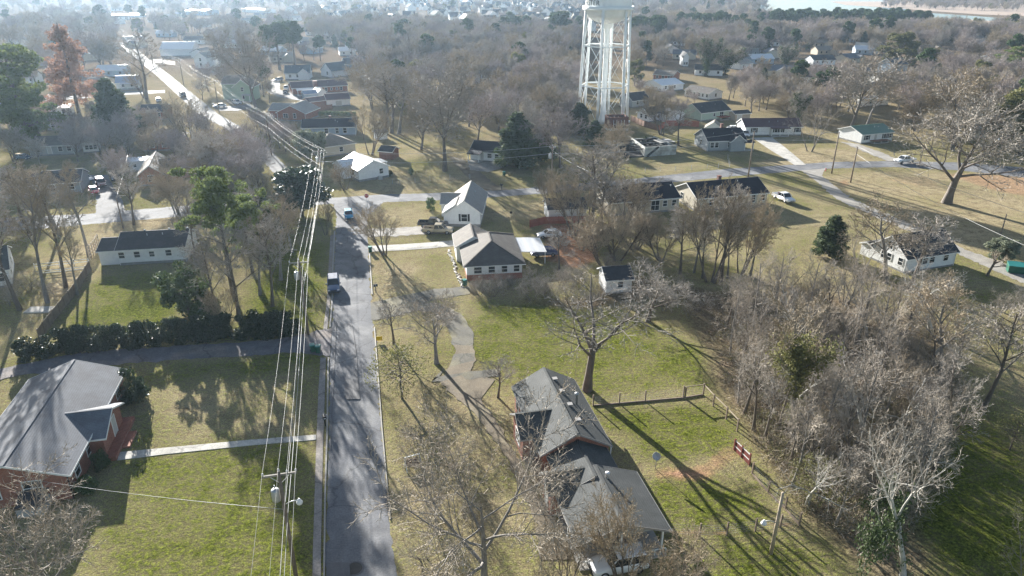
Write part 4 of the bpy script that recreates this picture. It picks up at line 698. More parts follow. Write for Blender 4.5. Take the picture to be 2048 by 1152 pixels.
# ------------------------------------------------------------------ cars
def loft(q, st, m=0):
    """st: (x, z low, z high, half width); section with rounded shoulders"""
    vs = []
    for x, z0, z1, w in st:
        h = z1 - z0; vs += [(x, -w * .92, z0), (x, -w, z0 + h * .25), (x, -w, z0 + h * .68), (x, -w * .9, z1 - h * .05), (x, -w * .6, z1), (x, w * .6, z1), (x, w * .9, z1 - h * .05), (x, w, z0 + h * .68), (x, w, z0 + h * .25), (x, w * .92, z0)]
    n = 10; fs = [(i * n + k, i * n + (k + 1) % n, (i + 1) * n + (k + 1) % n, (i + 1) * n + k) for i in range(len(st) - 1) for k in range(n)]
    q.add(vs, fs + [tuple(range(n - 1, -1, -1)), tuple((len(st) - 1) * n + k for k in range(n))], m, True)
CAR = {  # length, width, roof, belt, wheel r, cabin (rear base, rear top, front top, front base), bed
    'sedan': (4.7, 1.8, 1.44, .93, .33, (-1.95, -1.2, .35, 1.15), 0), 'hatch': (4.2, 1.75, 1.5, .95, .32, (-2.0, -1.6, .35, 1.1), 0),
    'suv': (4.8, 1.92, 1.78, 1.08, .37, (-2.35, -2.1, .35, 1.1), 0), 'pickup': (5.7, 1.98, 1.86, 1.15, .4, (-.75, -.6, .75, 1.45), 1), 'van': (5.2, 1.98, 2.05, 1.2, .37, (-2.55, -2.45, 1.0, 1.75), 0)}
def car(kind, col, label, px, front, cat='car', group=None, tarp=False):
    Lc, W, H, B, wr, (cb0, ct0, ct1, cb1), bed = CAR[kind]; h = Lc / 2; hw = W / 2
    a = at(*px); d = at(*front) - a; rz = math.atan2(d.y, d.x); P = paint(col)
    t = thing('parked_' + {'sedan': 'car', 'hatch': 'car', 'suv': 'suv', 'pickup': 'pickup', 'van': 'van'}[kind] if not label.startswith('moving') else 'car', label.replace('moving ', ''), cat, (a.x, a.y, .11), rz, group)
    q = MB(); zb = .28 if kind != 'pickup' else .42
    if bed:
        loft(q, [(-.8, zb, B, hw), (cb1 - .2, zb, B, hw), (cb1 + .25, zb, B - .03, hw), (h - .35, zb, B - .12, hw), (h - .05, zb + .08, B - .2, hw * .95), (h, zb + .15, B - .35, hw * .88)])
        q.box(-h, -hw, zb + .15, -.78, -hw + .08, B - .02); q.box(-h, hw - .08, zb + .15, -.78, hw, B - .02); q.box(-h, -hw + .08, zb + .15, -h + .08, hw - .08, B - .02); q.box(-h + .08, -hw + .08, zb + .1, -.78, hw - .08, zb + .25)
    else: loft(q, [(-h, zb + .2, B - .22, hw * .86), (-h + .12, zb + .05, B - .06, hw * .95), (-h + .6, zb, B, hw), (cb1 - .2, zb, B, hw), (cb1 + .2, zb, B - .05, hw), (h - .5, zb, B - .17, hw * .98), (h - .1, zb + .06, B - .27, hw * .92), (h, zb + .15, B - .42, hw * .82)])
    rw = hw * .8; q.hexa([(ct0, -rw, H - .06), (ct1, -rw, H - .06), (ct1, rw, H - .06), (ct0, rw, H - .06), (ct0 + .06, -rw + .1, H + .01), (ct1 - .1, -rw + .1, H + .01), (ct1 - .1, rw - .1, H + .01), (ct0 + .06, rw - .1, H + .01)])
    for x0, x1 in ((cb0, ct0), (cb1, ct1), (lerp(cb0, cb1, .5), lerp(ct0, ct1, .5))):
        for s in (-1, 1): q.bar((x0, s * hw * .93, B - .06), (x1, s * (rw - .02), H - .04), .08, .06)
    q.build('body', P, t)
    q = MB(); q.hexa([(cb0 + .03, -hw * .9, B - .08), (cb1 - .03, -hw * .9, B - .08), (cb1 - .03, hw * .9, B - .08), (cb0 + .03, hw * .9, B - .08), (ct0 + .02, -rw + .03, H - .065), (ct1 - .02, -rw + .03, H - .065), (ct1 - .02, rw - .03, H - .065), (ct0 + .02, rw - .03, H - .065)]); q.build('windows', 'glass' if not tarp else 'tarp_blue', t)
    ty = MB(); ty.tube([(0, -.11, 0), (0, .11, 0)], wr, 14); rm = MB(); rm.tube([(0, -.118, 0), (0, .118, 0)], wr * .6, 10)
    tm, rmm = ty.mesh('tyre', 'rubber'), rm.mesh('rim', 'hub')
    for x in (-h * .6, h * .62):
        for s in (-1, 1):
            wv = link('wheel', tm, t, (x, s * (hw - .1), wr)); link('rim', rmm, wv)
    for s in (-1, 1):
        q = MB(); q.box(h - .2, s * hw * .72 - .17, B - .46, h + .0, s * hw * .72 + .17, B - .29); q.build('headlight', 'lamp_clear', t)
        q = MB(); q.box(-h - .012, s * hw * .78 - .12, B - .42, -h + .1, s * hw * .78 + .12, B - .16); q.build('tail_light', 'lamp_red', t)
        q = MB(); q.box(cb1 - .45, s * (hw + .1) - .09, B - .02, cb1 - .3, s * (hw + .1) + .09, B + .14); q.build('mirror', P, t)
    q = MB(); q.box(h - .06, -hw * .45, zb + .22, h + .03, hw * .45, B - .38); q.build('grille', 'black_plastic', t)
    for x0, x1 in ((h - .12, h + .07), (-h - .07, -h + .12)): q = MB(); q.box(x0, -hw * .88, zb, x1, hw * .88, zb + .17); q.build('bumper', 'chrome' if bed else 'black_plastic', t)
    if tarp: q = MB(); loft(q, [(-h * .9, .7, B + .05, hw * .95), (-1.2, .7, H + .05, hw * .98), (.4, .7, H + .06, hw * .98), (1.1, .7, B + .12, hw), (h * .95, .65, B - .1, hw * .96)]); q.build('tarpaulin', 'tarp_blue', t)
    return t
car('suv', (.05, .09, .18), 'moving dark blue pickup driving down the street toward the near end', (668, 578), (668.5, 600), 'car')
car('hatch', (.02, .27, .45), 'moving bright blue small car turning into the street at the crossing', (698, 436), (700, 446), 'car')
car('pickup', (.42, .36, .26), 'beige pickup with white roof on the gravel driveway, nearer of the two', (877, 467), (900, 467.5), 'pickup')
car('pickup', (.02, .022, .026), 'black pickup parked beyond the beige pickup at the white corner house', (866, 454.5), (890, 455), 'pickup')
car('sedan', (.7, .71, .72), 'white car parked on the red earth yard', (1099, 475), (1080, 476), 'car')
car('sedan', (.1, .12, .2), 'car under a dark blue tarpaulin on the red earth yard', (1088, 512), (1070, 513), 'car', tarp=True)
car('pickup', (.72, .73, .74), 'white pickup standing at the verge of the cross street', (1808, 326), (1788, 328), 'pickup')
car('pickup', (.72, .72, .72), 'white pickup parked on the grass beside the long navy roofed house', (1566, 402), (1582, 409), 'pickup')
car('sedan', (.5, .04, .05), 'red car in the grey driveway, nearest of the row', (189, 387), (196, 396), 'car')
car('suv', (.12, .03, .035), 'dark maroon car in the grey driveway beyond the red one', (203, 372), (209, 380), 'car')
car('suv', (.05, .06, .07), 'dark car parked beside the driveway near the orange brick gable', (231, 360), (236, 370), 'car')
car('sedan', (.6, .62, .63), 'pale silver car parked on grass left of the driveway', (172, 362), (182, 364), 'car')
car('van', (.1, .12, .15), 'dark van driving on the pale far street', (366, 194), (372, 198), 'van')
car('sedan', (.7, .71, .72), 'white car on the pad before the green two storey house', (440, 215), (424, 216), 'car')
car('suv', (.6, .62, .64), 'silver car behind the white one at the green two storey house', (474, 209), (490, 213), 'car')
car('sedan', (.5, .55, .58), 'pale car parked near the barn red house', (318, 204), (320, 208), 'car')
car('suv', (.55, .58, .6), 'silver car beside the long brick house with plum roof', (573, 180), (570, 190), 'car')
car('sedan', (.03, .03, .035), 'dark car beside the silver one at the long brick house', (571, 187), (568, 196), 'car')
car('suv', (.5, .52, .55), 'grey car near the white house with teal roof', (556, 163), (548, 164), 'car')
car('sedan', (.7, .7, .7), 'white car behind the grey navy roofed house', (1468, 261), (1478, 261), 'car')
car('suv', (.68, .69, .7), 'white car between grey navy roofed house and white ranch house', (1490, 273), (1496, 279), 'car')
car('van', (.75, .75, .76), 'white van parked by the blue house in the wood', (1782, 147), (1770, 148), 'van')
car('sedan', (.45, .5, .55), 'pale car below the white van at the blue house', (1784, 154), (1772, 154), 'car')
car('suv', (.72, .73, .74), 'white car under bare twigs beside the open carport', (1236, 1138), (1190, 1146), 'car')
car('hatch', (.1, .16, .24), 'dark blue car on the lawn beside the grey ranch at the picture edge', (47, 319), (58, 319), 'car')
# ------------------------------------------------------------------ utility poles and wires
def pole(label, top, H, arm=None, tr=False, lamp=False, wood='pole_wood', r=.16, arm_px=None, armdir=None, base=None, name='utility_pole', cat='utility pole'):
    p = at(top[0], top[1], H) if base is None else at(*base)
    if base is not None: H = rise_to(p, top[1])
    p.z = 0; t = thing(name, label, cat, p); BLOCKED.append((p.x, p.y, 1.5))
    q = MB(); q.tube([(0, 0, -.2), (0, 0, H * .5), (0, 0, H)], [r * 1.15, r * .95, r * .72], 10); q.build('pole', wood, t); ins = []
    if arm:
        d = Vector(armdir).normalized(); q = MB(); za = H - .45; s = d * arm / 2; n = Vector((-d.y, d.x, 0)) * .2
        q.bar(n - s + Vector((0, 0, za)), n + s + Vector((0, 0, za)), .12, .16); q.build('crossarm', 'crossarm_wood', t)
        q = MB(); [q.bar(n + s * k * .65 + Vector((0, 0, za)), n * .8 + Vector((0, 0, za - .8)), .04, .05) for k in (-1, 1)]; q.build('arm_brace', 'galvanised', t)
        m = MB(); m.lathe([(.05, 0), (.09, .1), (.06, .13), (.09, .2), (.03, .26)], 8); im = m.mesh('insulator', 'porcelain')
        for k, o in ((-.96, n), (.45, n), (.96, n)): e = o + s * k + Vector((0, 0, za + .08)); link('insulator', im, t, e); ins.append(p + e + Vector((0, 0, .26)))
        link('insulator', im, t, (0, 0, H)); ins.insert(1, p + Vector((0, 0, H + .26)))
    if tr:
        x = MB(); x.lathe([(.02, H - 2.75), (.3, H - 2.75), (.32, H - 2.6), (.32, H - 1.75), (.28, H - 1.7), (.05, H - 1.62)], 14, c=(-.5, 0)); x.lathe([(.05, H - 1.7), (.07, H - 1.45), (.03, H - 1.3)], 8, c=(-.5, 0)); x.build('transformer', 'galvanised', t)
    if lamp:
        d = Vector(lamp).normalized(); x = MB(); x.tube([(0, 0, H - 3.2), d * .6 + Vector((0, 0, H - 2.9)), d * 1.1 + Vector((0, 0, H - 2.9))], .04, 6); x.build('lamp_arm', 'galvanised', t); x = MB(); e = d * 1.15; x.lathe([(.06, H - 2.75), (.12, H - 2.85), (.2, H - 3.0), (.26, H - 3.1), (.2, H - 3.25), (.03, H - 3.3)], 12, c=(e.x, e.y)); x.build('lamp_head', 'sign_white', t)
    t['h'] = H; return p, ins, H
def wire(label, pts, sag=.9, r=.02, mat='wire', cat='power line', group=None, name='power_line'):
    path = []
    for a, b in zip(pts[:-1], pts[1:]):
        n = 10; L = (b - a).length
        for k in range(n): t = k / n; path.append(a.lerp(b, t) - Vector((0, 0, sag * min(1.2, L / 55) * 4 * t * (1 - t))))
    path.append(pts[-1]); c = path[0]; q = MB(); q.tube([p - c for p in path], r, 5); return tag(q.build(name, mat, loc=c), label, cat, group)
tops = [((557, 943), 'near utility pole with crossarm, grey transformer and street lamp at the lawn edge', True, (1, .2, 0)), ((597, 520), 'utility pole with crossarm and transformer at the end of the clipped hedge', True, None), ((637, 299), 'utility pole with crossarm at the street crossing beside the glossy round evergreen', True, None),
        ((532, 229), 'utility pole before the brick gabled house, first along the far street', False, None), ((428, 161), 'utility pole before the green two storey house', False, None), ((358, 118), 'utility pole along the far street near the big white barn', False, None), ((298, 89), 'utility pole far along the pale street', False, None), ((268, 75), 'utility pole farther along the pale street by the low bright roof', False, None), ((243, 60), 'last utility pole where the wires leave the far street', False, None)]
wp = [at(*x[0], 11) for x in tops]; w0 = wp[0] + (wp[0] - wp[1]) * .9; INS = []; BUN = []
for i, (px, lab, tr, lamp) in enumerate(tops):
    d = (wp[min(i + 1, 8)] - wp[max(i - 1, 0)]) if i else wp[1] - wp[0]; d.z = 0; d.normalize(); sd2 = Vector((d.y, -d.x, 0))
    p, ins, H = pole(lab, px, 11, arm=2.5, tr=tr, lamp=lamp, armdir=sd2); INS.append(ins); BUN.append(p + sd2 * .25 + Vector((0, 0, 7.4)))
off = w0 - wp[0]
for k, lab in enumerate(('thin wire on the lawn side end of the crossarms', 'thin wire over the tops of the utility poles', 'thin wire on the inner street side of the crossarms', 'thin wire on the street side end of the crossarms')):
    wire(lab, [INS[0][k] + off] + [i[k] for i in INS], r=.009 if k < 3 else .011)
wire('thick bright cable bundle slung low along the utility poles', [BUN[0] + off] + BUN, r=.019, sag=.7)
wire('thinner lower cable just under the bright bundle', [BUN[0] + off + Vector((-.5, 0, -1))] + [b + Vector((-.45, 0, -.9)) for b in BUN[:4]], r=.016, sag=.9)
wire('service wire from the near utility pole to the red brick house', [wp[0] - Vector((0, 0, 3.6)), at(80, 962, 2.9)], r=.018, sag=.5)
pole('plain light pole with small white lamp in the near corner of the back yard', (1566, 985), 6.5, lamp=(-1, -.1, 0), r=.15, wood='timber', name='light_pole', cat='light pole')
pa, _, ha = pole('leaning tall pole at the lane junction, nearer the cross street', (1681, 264), 0, base=(1663, 347)); pb, _, hb = pole('pole in the dry field below the junction with wires sweeping away', (1713, 293), 0, base=(1701, 365)); pc, _, hc = pole('tall pole in front of the grey navy roofed house', (1508, 262), 0, base=(1496, 356)); pd, _, hd = pole('dark pole beside the cross street near the earth drive', (1105, 292), 0, arm=1.2, armdir=(1, 0, 0), base=(1103, 389), tr=True)
pole('pole with white lamp along the far end of the cross street', (2010, 255), 0, base=(1992, 331), lamp=(-1, 0, 0)); pole('slim pole by the verge behind the white pickup', (1846, 288), 0, base=(1838, 333), r=.1); pf, _, hf = pole('grey pole in the dry field behind the white cottage', (2003, 428), 0, base=(1995, 490), r=.12); pole('slim pole in the sunny clearing beside the blue house', (1794, 120), 0, base=(1788, 158), r=.14)
pe, _, he = pole('pole beside the long white house end behind the scrub', (1181, 340), 0, base=(1179, 433), r=.13); pg, _, hg = pole('slim pole at the front yard of the orange brick house', (242, 395), 0, base=(247, 457), r=.13)
Zv = lambda p, h: Vector((p.x, p.y, h))
wire('wire from the leaning junction pole across to the dry field pole', [Zv(pa, ha * .95), Zv(pb, hb * .97)], .3, .03); wire('upper wire sweeping from the dry field pole over the lane', [Zv(pb, hb), at(2200, 470, 6)], 1.2, .03); wire('lower wire sweeping from the dry field pole over the lane', [Zv(pb, hb * .8), at(2120, 520, 5)], 1.2, .03)
wire('upper wire along the cross street between dark and tall poles', [Zv(wp[2], 10.4), Zv(pd, hd), Zv(pc, hc), Zv(pa, ha)], 1.0, .03, 'galvanised'); wire('lower wire along the cross street between dark and tall poles', [Zv(wp[2], 8.4), Zv(pd, hd - 1.6), Zv(pc, hc - 1.7), Zv(pa, ha - 1.6)], 1.1, .03, 'galvanised'); wire('service wire drooping from the dark pole to the scrub pole', [Zv(pd, hd - 1), Zv(pe, he - .5)], 1.2, .025, 'galvanised'); wire('thin wires crossing the front yard toward the orange brick house', [Zv(pg, hg), at(255, 310, 6)], .5, .03)
# ------------------------------------------------------------------ fences
def fence(label, pts, mat='post_wood', h=1.5, step=3.0, rails=0, meshw=True, board=False, pr=.07, sill=False, name='fence', railmat=None, cat='fence', world=None):
    P = world or [at(*p) for p in pts]; c = P[0].copy(); t = thing(name, label, cat, c); n = 0; pm = MB(); pm.box(-pr, -pr, -.2, pr, pr, h + .08); pmesh = pm.mesh('post', mat)
    mm, rm, sm_ = MB(), MB(), MB()
    for i in range(len(P) - 1):
        a, b = P[i] - c, P[i + 1] - c; L = (b - a).length; k = max(1, round(L / step))
        for j in range(k + (i == len(P) - 2)):
            if n < 95: link('post', pmesh, t, a.lerp(b, j / k), math.atan2((b - a).y, (b - a).x)); n += 1
        Zh = lambda p, z: p + Vector((0, 0, z))
        if board:
            rn = random.Random(7); m = int(L / .16)
            for j in range(m): q0, q1 = a.lerp(b, j / m), a.lerp(b, (j + .9) / m); hh = h + rn.uniform(-.04, .04); mm.bar(Zh(q0, hh / 2), Zh(q1, hh / 2), .025, hh)
        elif meshw:
            for z in (.15, .4, .65, .9, 1.15, 1.4):
                if z < h: mm.tube([Zh(a, z), Zh(b, z)], .009, 3, cap=False)
            for j in range(int(L / .5)): q0 = a.lerp(b, (j + .5) / int(L / .5)); mm.tube([q0, Zh(q0, h - .05)], .006, 3, cap=False)
        for r_ in range(rails): z = h * (r_ + 1) / rails - .08; rm.bar(Zh(a, z), Zh(b, z), .045 if railmat != 'white_fence' else .06, .12)
        if sill: sm_.bar(Zh(a, .08), Zh(b, .08), .13, .16)
    if mm.v: mm.build('boards' if board else 'wire_mesh', mat if board else 'wire_mesh', t)
    if rm.v: rm.build('rail', railmat or mat, t)
    if sm_.v: sm_.build('sill_timber', 'post_wood', t)
    return t
fence('wire fence with timber sill between the back yard and the tree lawn', [(1186, 812), (1290, 803), (1370, 796), (1406, 790)], h=1.4, sill=True, step=3.3)
fence('weathered rail fence at the thicket corner of the back yard', [(1366, 795), (1406, 790), (1426, 812), (1452, 838), (1474, 862)], h=1.5, rails=1, step=2.6, meshw=False, sill=False, railmat='timber')
fence('wire fence with round posts along the near side of the back yard', [(1330, 1068), (1399, 1072), (1453, 1070), (1510, 1062), (1560, 1054), (1598, 1050)], h=1.35, step=2.2)
fence('low timber edged wire fence along the thicket side of the back yard', [(1504, 948), (1536, 985), (1570, 1018), (1598, 1050)], h=1.3, step=2.2, sill=True)
fence('short red and white painted board fence panel at the thicket edge', [(1468, 900), (1482, 914), (1498, 930)], mat='red_fence', h=1.3, board=True, rails=2, railmat='white_fence', step=1.3)
fence('brown board fence round the white gabled house near the tower', [(1262, 242), (1290, 254), (1318, 262)], mat='fence_wood', h=1.8, board=True, step=2.4); fence('red board fence beyond the brown one by the pale green house', [(1318, 262), (1332, 252), (1372, 252), (1397, 254)], mat='red_wood', h=1.8, board=True, step=2.4)
fence('bleached board fence panel across the red earth yard edge', [(1174, 462), (1190, 498)], mat='white_stone', h=1.7, board=True, step=2.2); fence('rusty board fence behind the parked white car', [(1060, 455), (1090, 448), (1170, 446)], mat='red_wood', h=1.5, board=True, step=2.4)
fence('chain link fence beside the ruined foundation', [(1290, 345), (1350, 342), (1414, 338), (1459, 334), (1455, 318)], mat='galvanised', h=1.2, step=4, pr=.04); fence('chain link fence in the yard beside the shining metal roof', [(785, 368), (800, 370), (860, 362), (940, 358)], mat='galvanised', h=1.2, step=4, pr=.04)
fence('dark board fence dividing the yards beside the glazed porch house', [(182, 540), (150, 590), (110, 640), (80, 680)], mat='post_wood', h=1.6, board=True, step=2.4); fence('white board fence rows among leafless trunks', [(70, 538), (120, 533), (178, 527)], mat='white_fence', h=.9, rails=2, meshw=False, step=2.6, pr=.06); fence('second white board fence row among leafless trunks', [(84, 549), (130, 545), (172, 540)], mat='white_fence', h=.7, rails=2, meshw=False, step=2.6, pr=.06)
fence('tall weathered lattice trellis beside the glazed porch', [(180, 520), (192, 508), (200, 494)], mat='timber', h=2.4, rails=4, meshw=False, step=1.1, pr=.08); fence('brown board fence below the plum roofed outbuilding', [(612, 220), (640, 221), (665, 218)], mat='fence_wood', h=1.7, board=True, step=2.4)
# ------------------------------------------------------------------ bins, signs, mailbox and other small things
def bin_(label, px, rz=0):
    t = thing('wheelie_bin', label, 'bin', at(*px) + Vector((0, 0, .03)), rz); q = MB(); q.hexa([(-.24, -.24, .08), (.24, -.24, .08), (.24, .28, .08), (-.24, .28, .08), (-.32, -.32, 1.0), (.32, -.32, 1.0), (.32, .36, 1.0), (-.32, .36, 1.0)]); q.build('body', 'bin_green', t)
    q = MB(); q.hexa([(-.35, -.35, 1.0), (.35, -.35, 1.0), (.35, .42, 1.0), (-.35, .42, 1.0), (-.28, -.26, 1.1), (.28, -.26, 1.1), (.3, .4, 1.1), (-.3, .4, 1.1)]); q.bar((-.3, .46, 1.02), (.3, .46, 1.02), .05, .05); q.build('lid', 'bin_lid', t)
    w_ = MB(); w_.tube([(-.04, 0, 0), (.04, 0, 0)], .13, 10); m = w_.mesh('wheel', 'rubber')
    for s in (-1, 1): link('wheel', m, t, (s * .28, .3, .13))
bin_('green wheelie bin with turquoise lid at the dark drive mouth', (637, 706)); bin_('dark green wheelie bin beside the first bin on the grass', (626, 704), .4); bin_('green wheelie bin at the concrete driveway mouth', (741, 505), .2); bin_('green wheelie bin beside the brown hip roofed house', (930, 572), .6); bin_('green wheelie bin near the earth drive of the carport cottage', (1008, 352), .3)
def mailbox(label, px, rz=0):
    t = thing('mailbox', label, 'mailbox', at(*px), rz); q = MB(); q.box(-.06, -.06, 0, .06, .06, 1.05); q.build('post', 'black_plastic', t); q = MB(); q.prism([(-.2, 0), (.2, 0), (.2, .2), (.14, .32), (0, .37), (-.14, .32), (-.2, .2)], -.33, .33); q.v = [(x, z, y + 1.05) for x, y, z in q.v]; q.build('box', 'black_plastic', t); q = MB(); q.box(.21, .0, 1.15, .24, .05, 1.45); q.box(-.12, -.345, 1.12, .12, -.335, 1.2); q.build('flag', 'sign_white', t)
mailbox('black mailbox on a post by the street kerb', (651, 852), R(20)); mailbox('black mailbox on a post on the leafy verge', (752, 585), R(-70)); mailbox('dark mailbox on the verge across the white corner house', (1003, 380), 1.2)
def text(body, size, mat, parent, loc, rot):
    cu = bpy.data.curves.new('lettering', 'FONT'); cu.body = body; cu.size = size; cu.align_x = 'CENTER'; cu.align_y = 'CENTER'; cu.extrude = .004; cu.materials.append(M(mat)); o = bpy.data.objects.new('lettering', cu); COL.objects.link(o); bpy.context.view_layer.update(); me = bpy.data.meshes.new_from_object(o.evaluated_get(bpy.context.evaluated_depsgraph_get())); bpy.data.objects.remove(o); o = link('lettering', me, parent, loc); o.rotation_euler = rot; return o
def stop_sign():
    p = at(735, 415); t = thing('stop_sign', 'red octagonal stop sign on a thin post at the crossing', 'stop sign', p, R(6)); q = MB(); q.box(-.035, .01, 0, .035, .06, 2.3); q.build('post', 'galvanised', t)
    oc = lambda r, y0, y1, m: [(r * math.cos(R(22.5 + 45 * k)), r * math.sin(R(22.5 + 45 * k))) for k in range(8)]
    for nm, r, y0, y1, mt in (('sign_border', .48, -.012, .005, 'sign_white'), ('sign_face', .435, -.02, -.0125, 'sign_red')):
        q = MB(); q.prism(oc(r, 0, 0, 0), y0, y1); q.v = [(x, z, y + 2.55) for x, y, z in q.v]; q.build(nm, mt, t)
    text('STOP', .36, 'sign_white', t, (0, -.026, 2.55), (R(90), 0, 0))
stop_sign()
t = thing('yard_sign', 'small yellow sign board on wire legs at the street verge', 'yard sign', at(759, 684), R(10)); extra(t, 'board', 'sign_yellow', lambda q: q.box(-.4, -.015, .25, .4, .015, .85)); extra(t, 'legs', 'galvanised', lambda q: (q.box(-.3, -.016, 0, -.28, .0, .25), q.box(.28, -.016, 0, .3, 0, .25)))
t = thing('satellite_dish', 'pale satellite dish on a thin pole in the back yard', 'satellite dish', at(1311, 938)); extra(t, 'pole', 'galvanised', lambda q: q.tube([(0, 0, 0), (0, 0, 1.5)], .035, 8))
q = MB(); q.lathe([(.02, 0), (.2, .03), (.36, .1), (.42, .15), (.36, .13), (.2, .06), (.02, .03)], 18); o = q.build('dish', 'dish', t, (0, -.06, 1.6)); o.rotation_euler = (R(60), 0, R(-30)); extra(t, 'feed_arm', 'galvanised', lambda q: q.bar((0, -.08, 1.4), (-.25, -.5, 1.55), .03, .03))
t = thing('garden_bench', 'small white framed swing bench with dark red seat under the big bare tree', 'bench', at(826, 936), R(25)); extra(t, 'frame', 'white_trim', lambda q: [q.bar((x, y, 0), (x, 0, 1.5), .07, .07) for x in (-.75, .75) for y in (-.5, .5)] + [q.bar((-.8, 0, 1.5), (.8, 0, 1.5), .08, .08)]); extra(t, 'seat', 'door_dark', lambda q: (q.box(-.62, -.25, .42, .62, .25, .48), q.box(-.62, .24, .5, .62, .3, 1.0)))
t = thing('fire_hydrant', 'small red and white hydrant at the lane junction', 'hydrant', at(1651, 342)); q = MB(); q.lathe([(.16, 0), (.16, .1), (.11, .12), (.11, .5), (.16, .52), (.16, .58), (.1, .68), (.03, .74)], 12); q.build('barrel', 'sign_red', t); extra(t, 'outlet', 'sign_white', lambda q: q.tube([(-.2, 0, .4), (.2, 0, .4)], .06, 8))
t = thing('barbecue', 'small black kettle grill on the grass behind the white corner house', 'grill', at(1022, 432)); q = MB(); q.lathe([(.05, .55), (.22, .6), (.3, .75), (.3, .8), (.25, .92), (.1, 1.0), (.02, 1.02)], 14); q.build('kettle', 'black_plastic', t); extra(t, 'legs', 'galvanised', lambda q: [q.bar((.12 * math.cos(a), .12 * math.sin(a), .6), (.35 * math.cos(a), .35 * math.sin(a), 0), .04, .04) for a in (.3, 2.4, 4.5)])
t = thing('dumpster', 'green dumpster beside the gravel lane at the picture edge', 'dumpster', at(2030, 545), R(-20)); extra(t, 'body', 'bin_green', lambda q: q.hexa([(-1.2, -.7, .1), (1.2, -.7, .1), (1.2, .7, .1), (-1.2, .7, .1), (-1.3, -.85, 1.3), (1.3, -.85, 1.3), (1.3, .85, 1.6), (-1.3, .85, 1.6)])); extra(t, 'lid', 'bin_lid', lambda q: q.hexa([(-1.32, -.87, 1.3), (1.32, -.87, 1.3), (1.32, .87, 1.6), (-1.32, .87, 1.6), (-1.32, -.87, 1.37), (1.32, -.87, 1.37), (1.32, .87, 1.67), (-1.32, .87, 1.67)]))
t = thing('concrete_slab', 'small pale concrete slab lying on the grass beside the dark fence', 'slab', at(82, 620), .05); q = MB(); q.box(-2, -1, 0, 1.6, 1, .12); q.box(-1.8, -.8, .12, 1.4, .8, .15); q.build('slab', 'pale_concrete', t)
mb = MB(); rn = random.Random(2)
for k in range(46):
    p = at(lerp(896, 926, k / 45) + rn.uniform(-3, 3), lerp(500, 575, k / 45)); mb.lathe([(rn.uniform(.12, .3), 0), (rn.uniform(.12, .28), .12), (.05, rn.uniform(.14, .24))], 7, c=(p.x, p.y))
tag(mb.build('stone_edging', 'white_stone'), 'strip of pale edging stones beside the brown hip roofed house', 'edging stones', kind='stuff')
# ------------------------------------------------------------------ trees
class Tw:
    """vertex/quad collector for twigs and leaves (numpy mesh at the end)"""
    def __init__(s): s.v = []; s.q = []; s.m = []
    def tube(s, pts, rad, n, m=0):
        prev = None; b = len(s.v)
        for i, p in enumerate(pts):
            d = pts[min(i + 1, len(pts) - 1)] - pts[max(i - 1, 0)]
            if d.length < 1e-6: d = Vector((0, 0, 1))
            d = d.normalized(); a = d.orthogonal() if prev is None else prev - d * prev.dot(d)
            a = a.normalized() if a.length > 1e-5 else d.orthogonal().normalized(); prev = a; c = d.cross(a)
            for k in range(n): w = 6.2832 * k / n; s.v.append(p + (a * math.cos(w) + c * math.sin(w)) * rad[i])
        for i in range(len(pts) - 1):
            for k in range(n): s.q.append((b + i * n + k, b + i * n + (k + 1) % n, b + (i + 1) * n + (k + 1) % n, b + (i + 1) * n + k)); s.m.append(m)
    def ribbon(s, p, q, r, rn, m=0):
        d = q - p; a = d.cross(Vector((rn.uniform(-1, 1), rn.uniform(-1, 1), rn.uniform(-1, 1)))); a = a.normalized() * r if a.length > 1e-6 else Vector((r, 0, 0)); b = len(s.v)
        s.v += [p - a, p + a, q + a * .5, q - a * .5]; s.q.append((b, b + 1, b + 2, b + 3)); s.m.append(m)
    def leaf(s, p, sz, rn, m=0, flat=0.):
        a = Vector((rn.gauss(0, 1), rn.gauss(0, 1), rn.gauss(0, 1) * (1 - flat))).normalized(); c = a.cross(Vector((rn.gauss(0, 1), rn.gauss(0, 1), rn.gauss(0, 1)))).normalized(); b = len(s.v); u, w = a * sz, c * sz * .55
        s.v += [p - u, p - w * .9 + u * .1, p + u, p + w]; s.q.append((b, b + 1, b + 2, b + 3)); s.m.append(m)
    def mesh(s, name, mats, smooth=False):
        me = bpy.data.meshes.new(name); np_mesh(me, np.array([tuple(p) for p in s.v], np.float32), np.array(s.q, np.int32), np.array(s.m, np.int32), smooth)
        for x in mats: me.materials.append(M(x))
        return me
UP = Vector((0, 0, 1))
